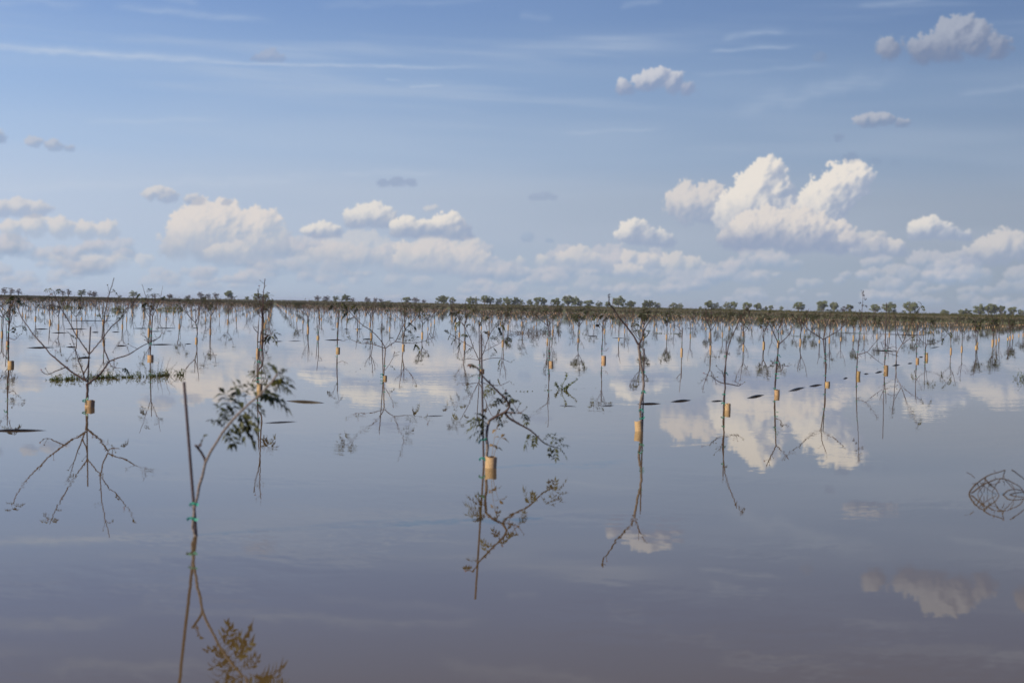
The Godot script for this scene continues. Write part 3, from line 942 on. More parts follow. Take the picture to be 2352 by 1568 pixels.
	# second row
	traced("wide-spreading sapling with square carton printed with circles, weeds behind it", 200, 934, {
		"limbs": [[0.0155, 0.012, 0.0, 197, 935, 199, 915, 200, 898, 199, 880],
			[0.009, 0.003, -0.35, 198, 876, 185, 867, 165, 855, 150, 843, 135, 830, 115, 813, 100, 795, 80, 773, 65, 753, 50, 730, 40, 708, 33, 690],
			[0.0055, 0.002, 0.2, 150, 843, 125, 853, 108, 860, 93, 852],
			[0.008, 0.005, 0.1, 198, 877, 191, 860, 200, 843, 204, 815],
			[0.006, 0.002, 0.3, 191, 860, 185, 843, 175, 815, 168, 790, 161, 768],
			[0.006, 0.003, 0.3, 204, 815, 200, 808, 185, 785, 170, 763, 158, 740, 145, 718, 133, 695, 122, 668],
			[0.006, 0.003, -0.2, 204, 814, 220, 795, 238, 773, 255, 750, 273, 735, 283, 723, 300, 703, 312, 683],
			[0.010, 0.007, -0.2, 200, 884, 210, 875, 230, 858, 250, 830],
			[0.0065, 0.0025, -0.4, 250, 830, 270, 822, 290, 816, 305, 808, 325, 795, 340, 788, 360, 779],
			[0.0065, 0.003, 0.1, 250, 830, 241, 808, 236, 783, 236, 763, 239, 728, 245, 698, 251, 670, 258, 650, 261, 638],
			[0.004, 0.002, 0.2, 250, 832, 258, 843, 278, 846],
			[0.0035, 0.0015, 0.1, 161, 768, 152, 760], [0.0035, 0.0015, 0.1, 251, 672, 262, 668], [0.0035, 0.0015, 0.1, 340, 788, 334, 772], [0.0035, 0.0015, 0.1, 100, 795, 92, 786]],
		"stake": [207, 750, 198, 934], "ties": [[195, 918, 0.05], [195, 922, 0.03]],
		"carton": [205, 19, 15.5, true, 0.0, 0.62, true],
		"leaves": [[122, 668, 106, 666, 4], [123, 672, 136, 668, 4], [124, 674, 112, 678, 4], [33, 690, 22, 686, 4], [34, 694, 44, 690, 4], [37, 700, 56, 700, 4], [40, 706, 26, 702, 3], [133, 695, 146, 690, 3], [278, 846, 292, 855, 3], [265, 845, 252, 854, 2],
			[255, 664, 265, 672, 3, 3], [283, 723, 276, 730, 3], [312, 684, 318, 678, 3], [161, 770, 170, 774, 2, 3]]})
	traced("sapling with two bare upright whips rising high over a round carton", 593, 896, {
		"limbs": [[0.010, 0.0075, 0.0, 592, 896, 592, 875, 594, 850, 603, 835, 602, 800, 602, 765, 603, 743],
			[0.0065, 0.004, 0.15, 603, 743, 600, 715, 595, 690, 591, 663],
			[0.0065, 0.004, -0.1, 603, 743, 604, 703, 605, 673, 608, 640],
			[0.005, 0.002, 0.2, 595, 785, 612, 772, 625, 766]],
		"stake": [599, 760, 590, 896], "ties": [[595, 830, 0.04], [598, 803, 0.04], [593, 868, 0.05], [592, 876, 0.03]],
		"carton": [595.5, 13, 14.5, false, 0.0, 0.3],
		"leaves": [[625, 766, 634, 776, 5], [622, 767, 612, 782, 5], [618, 770, 632, 786, 5], [625, 766, 640, 766, 5], [614, 772, 606, 765, 4]]})
	traced("wide low-forking sapling with leafy tip and square carton, two green knots", 881, 870, {
		"pale": true,
		"limbs": [[0.010, 0.008, 0.0, 880, 870, 882, 853, 883, 828, 885, 800],
			[0.0065, 0.003, 0.3, 885, 800, 873, 780, 853, 760, 828, 743, 811, 725, 800, 713],
			[0.0055, 0.0025, -0.2, 884, 800, 868, 794, 848, 789, 828, 788, 806, 780],
			[0.007, 0.004, -0.1, 886, 799, 896, 792, 908, 784],
			[0.005, 0.002, -0.4, 908, 784, 936, 788, 958, 787, 978, 782, 1000, 773],
			[0.005, 0.002, 0.2, 908, 784, 916, 768, 923, 753, 933, 733, 928, 708, 920, 685],
			[0.004, 0.002, 0.1, 884, 850, 893, 838, 902, 822, 906, 806]],
		"stake": [876, 743, 880, 870], "ties": [[877, 859, 0.045], [877, 866, 0.03], [884, 840, 0.02]],
		"carton": [884, 8.5, 7.5, true, 0.0, 0.4],
		"leaves": [[806, 718, 780, 712, 6], [803, 715, 788, 728, 6], [800, 713, 792, 700, 5], [800, 713, 778, 703, 5], [808, 722, 820, 708, 5], [814, 728, 800, 738, 5], [800, 713, 812, 702, 5, 3], [796, 708, 786, 696, 4, 3],
			[933, 733, 948, 726, 5], [930, 742, 950, 752, 5], [925, 755, 942, 762, 5], [958, 787, 952, 800, 4], [948, 788, 962, 806, 5], [940, 788, 955, 775, 4], [978, 782, 984, 790, 3, 3], [902, 822, 912, 815, 4], [893, 838, 904, 845, 3], [806, 780, 800, 774, 2, 3], [828, 788, 822, 782, 2]]})
	traced("many-limbed leafy sapling with a short carton, stake rising through its crown", 1105, 853, {
		"limbs": [[0.009, 0.008, 0.0, 1102, 853, 1102, 840, 1101, 828],
			[0.0065, 0.003, 0.3, 1100, 827, 1088, 800, 1078, 773, 1063, 743, 1051, 723],
			[0.005, 0.0025, -0.2, 1088, 800, 1063, 785, 1033, 766],
			[0.0065, 0.003, -0.1, 1101, 827, 1111, 808, 1121, 778, 1133, 755, 1150, 742],
			[0.0045, 0.002, -0.3, 1111, 808, 1131, 797, 1148, 788, 1162, 775],
			[0.005, 0.0025, -0.2, 1102, 830, 1126, 823, 1151, 823, 1173, 833],
			[0.0045, 0.002, 0.2, 1100, 827, 1078, 824, 1058, 827],
			[0.0045, 0.002, 0.3, 1121, 780, 1118, 755, 1112, 735]],
		"stake": [1100, 743, 1102, 853], "ties": [[1101, 838, 0.03], [1103, 846, 0.03]],
		"carton": [1107.5, 10, 5.5, false, 0.0, 0.4],
		"leaves": [[1051, 723, 1036, 722, 6], [1052, 726, 1044, 738, 6], [1056, 731, 1070, 726, 5], [1051, 723, 1056, 714, 5], [1060, 738, 1048, 748, 5], [1033, 766, 1024, 760, 4], [1036, 768, 1030, 778, 4], [1045, 774, 1050, 762, 3],
			[1150, 742, 1166, 738, 6], [1148, 744, 1158, 756, 6], [1142, 749, 1150, 764, 5], [1133, 756, 1146, 740, 5], [1162, 775, 1172, 782, 5], [1156, 781, 1166, 792, 5], [1150, 787, 1140, 778, 4], [1112, 736, 1104, 744, 4], [1112, 736, 1120, 730, 4], [1173, 833, 1180, 826, 2, 3], [1058, 827, 1052, 821, 2, 3], [1078, 773, 1064, 770, 5], [1068, 753, 1078, 744, 5], [1063, 785, 1052, 796, 5], [1048, 776, 1038, 788, 5], [1088, 800, 1074, 806, 4], [1121, 780, 1136, 774, 5], [1126, 768, 1114, 762, 5], [1131, 797, 1140, 808, 4], [1126, 823, 1134, 812, 4], [1151, 823, 1146, 834, 4]]})
	traced("sapling with many small green ties, forked bare top over a tan carton", 1265, 838, {
		"limbs": [[0.0085, 0.0065, 0.0, 1260, 838, 1263, 815, 1262, 793, 1263, 775, 1261, 750],
			[0.006, 0.0025, 0.25, 1261, 750, 1246, 738, 1231, 725, 1218, 712],
			[0.006, 0.0025, -0.1, 1262, 750, 1265, 720, 1266, 695]],
		"stake": [1265, 748, 1260, 838], "ties": [[1263, 776, 0.04], [1262, 806, 0.04], [1261, 826, 0.04], [1260, 818, 0.02]],
		"carton": [1266, 9, 9, true, 0.0, 0.3],
		"leaves": [[1258, 790, 1256, 788, 1, 2]]})
	traced("upright sapling with leafy head and wide carton beside the open lane", 1387, 828.6, {
		"limbs": [[0.0085, 0.004, 0.1, 1383, 829, 1382, 798, 1385, 778, 1384, 753, 1386, 723],
			[0.005, 0.0025, 0.2, 1384, 755, 1376, 738, 1368, 722],
			[0.005, 0.0025, -0.2, 1385, 760, 1392, 740, 1400, 725],
			[0.003, 0.0015, -0.1, 1384, 805, 1392, 806, 1391, 800]],
		"stake": [1386, 733, 1382, 829], "ties": [[1383, 800, 0.03], [1383, 812, 0.03], [1385, 780, 0.02]],
		"carton": [1387, 9.5, 11.5, true, 0.0, 0.6],
		"leaves": [[1368, 722, 1358, 720, 5], [1368, 722, 1364, 732, 5], [1370, 726, 1380, 718, 5], [1386, 723, 1392, 714, 5], [1386, 723, 1380, 730, 5], [1400, 725, 1408, 730, 5], [1398, 728, 1390, 734, 4], [1376, 738, 1366, 742, 4]]})
	traced("double-stemmed leafy sapling with big green knot, battered carton at its foot", 23, 839, {
		"limbs": [[0.010, 0.007, 0.0, 19, 839, 17, 798, 18, 770, 19, 743, 19, 722],
			[0.006, 0.003, 0.2, 19, 722, 5, 708, -8, 690],
			[0.006, 0.003, -0.2, 19, 722, 26, 703, 33, 678],
			[0.005, 0.002, 0.2, 19, 775, 32, 780, 42, 772],
			[0.005, 0.002, -0.2, 20, 760, 34, 752, 50, 748]],
		"stake": [20, 700, 18, 839], "ties": [[16, 731, 0.07], [17, 762, 0.03], [17, 795, 0.03], [18, 830, 0.03]],
		"carton": [24, 13, 10.5, true, 0.0, 0.3],
		"leaves": [[33, 680, 42, 688, 5], [33, 680, 24, 686, 5], [30, 690, 14, 694, 5], [30, 690, 48, 698, 5], [50, 748, 56, 756, 3, 3], [34, 752, 30, 760, 3], [42, 772, 48, 766, 2, 3]]})
	traced("sapling tangled with floating weeds at its foot, leaning leafy top", 345, 824, {
		"limbs": [[0.0095, 0.006, 0.0, 344, 825, 346, 778, 349, 728],
			[0.0055, 0.0025, 0.2, 349, 728, 342, 708, 335, 683, 325, 652],
			[0.0055, 0.0025, -0.2, 349, 728, 360, 703, 368, 684, 372, 662],
			[0.0045, 0.002, 0.15, 346, 785, 336, 777, 331, 770],
			[0.0045, 0.002, -0.15, 346, 783, 360, 778, 368, 774]],
		"stake": [352, 690, 344, 825], "ties": [[346, 770, 0.05], [346, 788, 0.05], [347, 755, 0.03]],
		"carton": [345, 12.5, 9, true, 0.0, 0.4],
		"leaves": [[335, 685, 342, 680, 5], [335, 685, 324, 688, 5], [338, 695, 328, 702, 5], [334, 672, 344, 664, 4], [342, 708, 330, 712, 5], [342, 706, 354, 712, 4], [368, 684, 362, 676, 4], [366, 690, 376, 684, 4], [331, 770, 327, 764, 2, 3], [368, 774, 370, 768, 2, 3]]})
	traced("slender sapling with pale side twig and bright tied stake, torn carton", 776, 806, {
		"limbs": [[0.008, 0.004, 0.1, 774, 806, 774, 766, 777, 735, 778, 712, 784, 690],
			[0.0045, 0.002, 0.1, 774, 778, 788, 783, 802, 777],
			[0.005, 0.0025, -0.2, 777, 735, 770, 715, 764, 700]],
		"stake": [779, 712, 774, 806], "ties": [[773, 793, 0.05], [775, 770, 0.03], [778, 730, 0.03]],
		"carton": [776, 9, 8, true, 0.0, 0.3],
		"leaves": [[784, 692, 790, 700, 4], [784, 692, 776, 686, 4], [764, 701, 758, 708, 4], [765, 703, 774, 696, 4]]})

func hoses() -> void:
	# [label, humps: x0, y0, x1, y1 in photo pixels and height of the hump in metres]
	var lines := [
		["black drip hose rising in short humps along the edge row of saplings", [[600, 972, 686, 968, 0.008], [973, 956, 1023, 954.5, 0.004], [1281, 931, 1329, 934, 0.005], [1379, 932.5, 1413, 931, 0.007], [1461, 928, 1521, 927, 0.017], [1539, 923, 1590, 918.7, 0.02], [1631, 922, 1664, 920, 0.012],
			[1715, 914.6, 1757, 906.7, 0.03], [1810, 899, 1851, 889, 0.026], [1857, 887.7, 1891, 883, 0.02], [1937, 870, 1948, 867.5, 0.02], [1984, 859, 1997, 858, 0.015], [2010, 856.7, 2029, 852.5, 0.025], [2049, 840, 2069, 837.5, 0.03], [2085, 835, 2097, 834, 0.02], [2111, 820, 2122, 820, 0.02], [2136, 800, 2160, 796, 0.02]]],
		["single long hump of black hose right of the two-whip sapling", [[653, 920.5, 748, 925.5, 0.022]]],
		["long low hump of black hose behind the bent sapling's water", [[-40, 989.5, 111, 988.6, 0.015]]],
		["black hose with lens-shaped humps below the spreading sapling's limbs", [[-60, 800, -6, 799.5, 0.02], [57, 798.5, 125, 798, 0.022], [149, 797, 176, 797, 0.02], [265, 794, 291, 794, 0.02], [338, 791.5, 400, 791, 0.02], [423, 790, 440, 789.5, 0.015], [588, 785, 602, 785, 0.012], [628, 784, 650, 783.8, 0.015], [659, 783.5, 694, 783, 0.01], [743, 781, 788, 780.5, 0.022], [831, 778.7, 856, 779, 0.025], [892, 776, 904, 776, 0.012]]],
		["short dark hose hump just above the long weed raft", [[179, 821.5, 210, 821, 0.022]]],
		["black hose humps in the third row beyond the spreading sapling", [[77, 755.5, 112, 755.5, 0.025], [145, 755.5, 203, 755.3, 0.022], [302, 754.2, 341, 754, 0.02], [354, 753.8, 406, 753.6, 0.02], [440, 753, 452, 753, 0.015], [685, 757, 695, 757, 0.012], [760, 756.5, 770, 756.3, 0.02], [789, 756, 801, 756, 0.02], [813, 755.7, 832, 755.5, 0.03], [865, 755, 872, 755, 0.012]]],
		["broken line of hose humps near the third row's cartons", [[114, 764.3, 158, 764, 0.02], [209, 763, 227, 763, 0.03], [255, 762.5, 275, 762.3, 0.02], [338, 761, 372, 760.8, 0.015], [380, 760.6, 396, 760.4, 0.012]]],
		["long straight floating hose behind the spreading sapling", [[132, 736.2, 273, 736.6, 0.02]]],
		["straight taut hose lying on the water beyond the edge row", [[1997, 804, 2070, 807.6, 0.035]]],
		["very long taut dark hose crossing far behind the edge row", [[1919, 764, 2005, 766.5, 0.03], [2006, 766.6, 2144, 770, 0.03]]],
		["short hose hump in the open water past the lane", [[1348, 772, 1374, 772.2, 0.025]]],
		["dark hose hump by the far brush pile", [[1405, 776, 1436, 776.3, 0.015]]],
		["hose arched high out of the water in a pointed loop", [[1577, 754, 1632, 754, 0.10]]]]
	for l in lines:
		var humps: Array = l[1]
		var o := on_water(humps[0][0], humps[0][1])
		var st := Shape.new()
		var p := PackedVector3Array()
		for h in humps:
			var a := on_water(h[0], h[1])
			var b := on_water(h[2], h[3])
			var m := a.lerp(b, 0.5)
			p.append(a + (a - b).normalized() * 0.12 + Vector3(0, -0.06, 0) - o)
			for k in 7:
				var t := k / 6.0
				p.append(a.lerp(b, t) + Vector3(0, -0.0145 + (minf(h[4], 0.024) + 0.004 if h[4] < 0.05 else h[4]) * sin(t * PI), 0) - o)
			p.append(b + (b - a).normalized() * 0.12 + Vector3(0, -0.06, 0) - o)
		var r := PackedFloat32Array()
		for k in p.size():
			r.append(0.0135)
		st.tube(p, r, 8)
		var t := thing("drip_hose", l[0], "hose", o, "drip hoses surfacing from the flood")
		obj("tubing", st, M.hose, t)

# [x, height, width in photo pixels, kind: 0 green, 1 bare grey, 2 sparse green]
const COTTONWOODS := [[8, 15, 16, 1], [24, 14, 16, 1], [38, 13, 14, 1], [140, 12, 12, 1], [155, 14, 14, 1], [183, 17, 20, 2], [204, 12, 12, 1], [216, 12, 13, 1], [303, 15, 18, 2], [388, 10, 12, 1], [458, 15, 17, 1], [476, 12, 14, 1], [493, 14, 19, 1],
	[521, 19, 20, 0], [563, 10, 12, 2], [589, 16, 20, 0], [607, 14, 16, 0], [728, 13, 17, 1], [748, 13, 19, 1], [769, 14, 15, 2], [792, 17, 19, 0], [809, 10, 12, 1], [841, 12, 15, 1], [861, 11, 13, 1], [872, 10, 12, 1], [933, 15, 19, 0], [953, 14, 20, 1], [972, 10, 12, 1],
	[1014, 20, 30, 0], [1038, 17, 16, 2], [1077, 18, 17, 0], [1091, 18, 16, 2], [1111, 21, 22, 0], [1125, 21, 18, 2], [1143, 19, 17, 2], [1164, 19, 22, 0], [1181, 20, 18, 0], [1194, 16, 14, 2], [1216, 16, 15, 0], [1234, 21, 20, 0], [1248, 19, 15, 0], [1275, 19, 23, 0], [1303, 26, 28, 0], [1319, 23, 18, 0], [1331, 17, 14, 2],
	[1351, 17, 23, 0], [1375, 16, 16, 2], [1394, 14, 14, 0], [1419, 26, 28, 0], [1446, 18, 26, 0], [1480, 20, 18, 0], [1491, 20, 16, 0], [1509, 18, 20, 2], [1544, 16, 19, 2], [1559, 16, 16, 2], [1607, 9, 7, 0], [1626, 21, 20, 0], [1642, 20, 16, 2], [1655, 12, 11, 2], [1667, 20, 17, 2], [1684, 21, 19, 0],
	[1715, 20, 23, 0], [1738, 18, 19, 0], [1750, 10, 7, 2], [1759, 12, 8, 0], [1770, 15, 11, 0], [1794, 14, 10, 2], [1832, 22, 28, 0], [1888, 27, 29, 0], [1913, 25, 20, 0], [1937, 15, 18, 1], [1950, 20, 17, 0], [2008, 21, 25, 0], [2041, 26, 31, 0], [2089, 29, 35, 0], [2170, 13, 20, 0], [2207, 15, 14, 0], [2222, 16, 19, 0], [2247, 26, 26, 0], [2269, 27, 22, 0],
	[2285, 26, 20, 0], [2299, 25, 20, 0], [2327, 23, 22, 0], [2348, 20, 20, 2], [-30, 15, 18, 1], [2380, 24, 24, 0], [2410, 20, 24, 0]]

# ---------------------------------------------------------------- the rest of the orchard
# a sapling like those in the photo, foot at the water line: kind 0 bare and forked, 1 bare whip, 2 leafy, 3 few leaves
func sapling_parts(kind: int, seed_: int) -> Dictionary:
	rng.seed = seed_
	var d := {"limbs": [], "trunk": Shape.new(), "leaves": Shape.new(), "stake": Shape.new(), "ties": [], "carton": null}
	var fork := rng.randf_range(0.48, 0.78)
	var lean := Vector3(rng.randf_range(-0.06, 0.06), 0, rng.randf_range(-0.06, 0.06))
	var top := Vector3(0, fork, 0) + lean
	var tips := []
	if kind == 1:
		top = Vector3(0, rng.randf_range(1.05, 1.4), 0) + lean * 1.6
	limb(d.trunk, PackedVector3Array([Vector3(0, -0.8, 0), Vector3(0, 0, 0), Vector3(rng.randf_range(-0.03, 0.03), top.y * 0.5, rng.randf_range(-0.03, 0.03)), top]), 0.019, 0.0135 if kind != 1 else 0.007, 6, d.trunk if kind == 1 else null)
	var count: int = [3, 1, 4, 3][kind]
	var a0 := rng.randf() * TAU
	for k in count:
		var a := a0 + TAU * k / count + rng.randf_range(-0.5, 0.5)
		var out := Vector3(cos(a), 0, sin(a))
		var reach := rng.randf_range(0.14, 0.42)
		var rise := rng.randf_range(0.38, 0.95)
		if kind == 1:
			reach = 0.2
			rise = 0.2
		var from := top if kind != 1 else Vector3(0, fork, 0) + lean
		var p := PackedVector3Array([from, from + out * reach * 0.45 + Vector3(0, rise * 0.3, 0), from + out * reach * 0.8 + Vector3(0, rise * 0.65, 0), from + out * reach + Vector3(0, rise, 0)])
		var st := Shape.new()
		limb(st, p, 0.012, 0.006, 5, st)
		tips.append([p[3], p[2], p[1]])
		if kind != 1 and rng.randf() < 0.7:
			var q := p[1] + Vector3(out.z, 0.9, -out.x) * rng.randf_range(0.12, 0.3)
			limb(st, PackedVector3Array([p[1], p[1].lerp(q, 0.5) + out * 0.04, q]), 0.0065, 0.0034, 4, st)
			tips.append([q, p[1].lerp(q, 0.5), p[1]])
		for j in 3:
			var f := p[1].lerp(p[3], rng.randf_range(0.0, 0.9))
			var e := f + Vector3(rng.randf_range(-1, 1), rng.randf_range(0.2, 1.2), rng.randf_range(-1, 1)).normalized() * rng.randf_range(0.08, 0.2)
			limb(st, PackedVector3Array([f, f.lerp(e, 0.5) + Vector3(0, -0.01, 0), e]), 0.0048, 0.003, 4, st)
			if rng.randf() < 0.4:
				tips.append([e, f, f])
		d.limbs.append(st)
	if kind >= 2:
		for t in tips:
			for k in (7 if kind == 2 else 3):
				var o := Vector3(rng.randf_range(-1, 1), rng.randf_range(-0.7, 0.6), rng.randf_range(-1, 1)).normalized()
				var from: Vector3 = (t[0] as Vector3).lerp(t[1], rng.randf_range(0.0, 1.0 if kind == 2 else 0.4))
				leaf_shape(d.leaves, from, from + o * rng.randf_range(0.11, 0.18), rng.randi_range(3, 4), rng.randf_range(0.05, 0.07))
	else:
		for t in tips:
			if rng.randf() < 0.5:
				leaf_shape(d.leaves, t[0], (t[0] as Vector3) + Vector3(rng.randf_range(-0.1, 0.1), -0.02, rng.randf_range(-0.1, 0.1)), 3, 0.045)
	var so := Vector3(rng.randf_range(0.02, 0.035) * (1.0 if rng.randf() < 0.5 else -1.0), 0, rng.randf_range(-0.02, 0.02))
	var sl := Vector3(rng.randf_range(-0.05, 0.05), 0, rng.randf_range(-0.05, 0.05))
	d.stake.tube(PackedVector3Array([so + Vector3(0, -0.8, 0) - sl * 0.5, so, so + sl + Vector3(0, rng.randf_range(0.6, 1.05), 0)]), PackedFloat32Array([0.0115, 0.0115, 0.0105]), 5)
	for k in 3:
		d.ties.append(tie_shape(Vector3(so.x * 0.5, rng.randf_range(0.15, fork), so.z * 0.5), 0.017, rng.randf_range(0.025, 0.05)))
	var tall := rng.randf_range(0.06, 0.18)
	var square := rng.randf() < 0.5
	d.look = ("tall " if tall > 0.14 else "short " if tall < 0.10 else "") + ("square" if square else "round")
	d.carton = carton_shape(rng.randf_range(0.08, 0.105), tall, square, rng.randf_range(-0.04, 0.04), rng.randf() * TAU)
	d.carton_at = Vector3(so.x * 0.4, 0, so.z * 0.4)
	return d

const KIND_LABEL := ["leafless forked sapling", "leafless single-stemmed sapling", "leafy sapling", "sparsely leaved forked sapling"]
const ROW_LABEL := ["the orchard's edge row", "the second row", "the third row", "the fourth row", "the fifth row", "the sixth row", "the seventh row", "the eighth row", "the ninth row", "the tenth row"]

func orchard() -> void:
	var protos := []
	var far_meshes := []
	var dry_meshes := []
	for kind in 4:
		protos.append([])
		for v in 5:
			var d := sapling_parts(kind, 900 + kind * 31 + v * 7)
			var t := Node3D.new()
			t.name = "orchard_sapling"
			obj("trunk", d.trunk, M.old_bark if v % 2 == 0 else M.bark, t)
			for l in d.limbs:
				obj("limb", l, M.bark, t)
			if d.leaves.v.size():
				obj("leaves", d.leaves, M.leaf, t)
			obj("stake", d.stake, M.stake, t)
			for q in d.ties:
				obj("tie", q, M.tie, t)
			var guard := obj("trunk_guard", d.carton, M.carton, t)
			guard.position = d.carton_at
			guard.rotation = Vector3(rng.randf_range(-0.1, 0.1), 0, rng.randf_range(-0.1, 0.1))
			t.set_meta("look", d.look)
			protos[kind].append(t)
			if v < 3:
				var m := ArrayMesh.new()
				var wood := Shape.new()
				wood.add(d.trunk, Transform3D())
				for l in d.limbs:
					wood.add(l, Transform3D())
				wood.into(m, M.bark)
				d.leaves.into(m, M.leaf)
				d.stake.into(m, M.stake)
				var c := Shape.new()
				c.add(d.carton, Transform3D(Basis(), d.carton_at))
				c.into(m, M.carton)
				far_meshes.append([kind, m])
				var dm := ArrayMesh.new()
				wood.into(dm, M.dry_bark)
				d.leaves.into(dm, M.leaf_young)
				dry_meshes.append([kind, dm])
	rng.seed = 4711
	var done := {}
	for q in [[0, 0], [1, 0], [2, 0], [3, 0], [4, 0], [5, 0], [6, 0], [7, 0], [8, 0], [9, 0], [10, 0], [2, 1], [3, 1], [4, 1], [5, 1], [6, 1], [7, 1], [4, 2], [5, 2], [7, 2]]:
		done["%d,%d" % q] = true
	var spots := []
	for m in range(0, 130):
		for k in range(-10, 330):
			if done.has("%d,%d" % [k, m]):
				continue
			var dist := EYE * FOCAL * (0.00184 + 0.000888 * k + 0.000519 * m)
			if dist < 9.0 or dist > 1500.0:
				continue
			var p := Vector3(EYE * (-1.284 + 1.168 * k - 5.259 * m), 0, -dist)
			p += Vector3(rng.randf_range(-0.22, 0.22), 0, rng.randf_range(-0.22, 0.22))
			var s := to_photo(p)
			if s.x < -220.0 or s.x > 2570.0 or rng.randf() < 0.05:
				continue
			spots.append([dist, p, s.x, m])
	spots.sort_custom(func(a, b): return a[0] < b[0])
	var near := 0
	var far := {}
	far_meshes.append_array(dry_meshes)
	for i in far_meshes.size():
		far[i] = []
	for s in spots:
		var p: Vector3 = s[1]
		var leafy := clampf(0.05 + 0.30 * pow(clampf(s[2] / 2352.0, 0.0, 1.0), 2.0), 0.03, 0.35)
		var u := rng.randf()
		var kind := 2 if u < leafy else 3 if u < leafy + 0.40 else 0 if u < 0.86 else 1
		var turn := Basis(Vector3.UP, rng.randf() * TAU)
		var grown := rng.randf_range(0.82, 1.16)
		if near < 280:
			near += 1
			var t: Node3D = protos[kind][rng.randi() % 5].duplicate()
			t.name = numbered("orchard_sapling")
			add_child(t)
			t.transform = Transform3D(turn.scaled(Vector3.ONE * grown), p)
			t.set_meta("label", "%s with %s tan carton in %s" % [KIND_LABEL[kind], t.get_meta("look"), ROW_LABEL[s[3]] if s[3] < 10 else "a far row"])
			t.set_meta("category", "sapling")
			t.set_meta("group", "staked saplings of the flooded orchard")
		else:
			var ground := land_height(Vector2(p.x, p.z))
			var dry := p.z < shore_z(p.x) and ground > -0.02
			if dry and p.z < -1120.0:
				continue
			p.y = ground + 0.72 if dry else 0.0
			var past := shore_z(p.x) - p.z
			if dry and past < 90.0 and rng.randf() < 0.55:
				continue
			var which := kind * 3 + rng.randi() % 3 + (12 if dry else 0)
			far[which].append(Transform3D(turn.scaled(Vector3.ONE * grown * (1.08 if dry else 1.0)), p))
			if dry and past > 90.0:
				for e in 2:
					var o := p + Vector3(rng.randf_range(-3, 3), 0, rng.randf_range(-3, 3))
					far[12 + (which + 3 * e + 1) % 12].append(Transform3D(turn.rotated(Vector3.UP, 1.0 + e).scaled(Vector3.ONE * grown * 1.1), o))
	var holder := Node3D.new()
	holder.name = "distant_saplings"
	holder.set_meta("kind", "stuff")
	holder.set_meta("label", "mass of small distant saplings filling the flooded orchard to the levee")
	holder.set_meta("category", "saplings")
	add_child(holder)
	var total := 0
	for i in far:
		if far[i].is_empty():
			continue
		var mm := MultiMesh.new()
		mm.transform_format = MultiMesh.TRANSFORM_3D
		mm.mesh = far_meshes[i][1]
		mm.instance_count = far[i].size()
		for q in far[i].size():
			mm.set_instance_transform(q, far[i][q])
		total += far[i].size()
		var o := MultiMeshInstance3D.new()
		o.name = "saplings"
		o.multimesh = mm
		o.set_meta("kind", "stuff")
		holder.add_child(o, true)
	print("near %d far %d" % [near, total])
	for k in protos:
		for t in k:
			t.free()

# ---------------------------------------------------------------- weeds, brush, bird
func sprig(stems: Shape, leaves: Shape, at: Vector3, tall: float, lean: Vector3, count: int, size: float) -> void:
	var p := PackedVector3Array()
	for k in 4:
		var t := k / 3.0
		p.append(at + Vector3(0, tall * t, 0) + lean * t * t)
	stems.tube(p, PackedFloat32Array([0.003, 0.0026, 0.002, 0.0012]), 4, false)
	for k in count:
		var t := rng.randf_range(0.15, 1.0)
		var q := at + Vector3(0, tall * t, 0) + lean * t * t
		var d := Vector3(rng.randf_range(-1, 1), rng.randf_range(-0.2, 0.9), rng.randf_range(-1, 1)).normalized()
		leaflet(leaves, q, d, Vector3(rng.randf_range(-0.5, 0.5), 1, rng.randf_range(-0.5, 0.5)).normalized(), size * rng.randf_range(0.7, 1.3), size * rng.randf_range(0.35, 0.55))

func weeds(called: String, label: String, x0: float, y0: float, x1: float, y1: float, deep: float, count: int, tall: float, size: float, mound: bool, m: Material) -> void:
	var a := on_water(x0, y0)
	var b := on_water(x1, y1)
	var o := a.lerp(b, 0.5)
	var t := thing(called, label, "weeds", o)
	var stems := Shape.new()
	var leaves := Shape.new()
	for k in count:
		var f := rng.randf()
		if not mound:
			if n_warp.get_noise_1d(f * 170.0 + x0) < rng.randf_range(-0.25, 0.45):
				continue
		var p := a.lerp(b, f) - o + Vector3(rng.randf_range(-0.05, 0.05), 0, rng.randf_range(-1, 1) * deep + deep * 2.2 * n_warp.get_noise_1d(f * 90.0))
		var h := tall * (rng.randf_range(0.3, 1.0) if mound else 0.2 + 0.8 * pow(rng.randf(), 2.5))
		if mound:
			h *= clampf(sqrt(maxf(0.0, 1.0 - pow(absf(f - 0.5) * 2.0, 2.0))) + 0.1, 0.1, 1.0)
		p.y = -0.02
		sprig(stems, leaves, p, h, Vector3(rng.randf_range(-1, 1), 0, rng.randf_range(-1, 1)) * h * 0.6, 7, size)
	obj("stems", stems, m, t).set_meta("kind", "stuff")
	obj("leaves", leaves, m, t).set_meta("kind", "stuff")

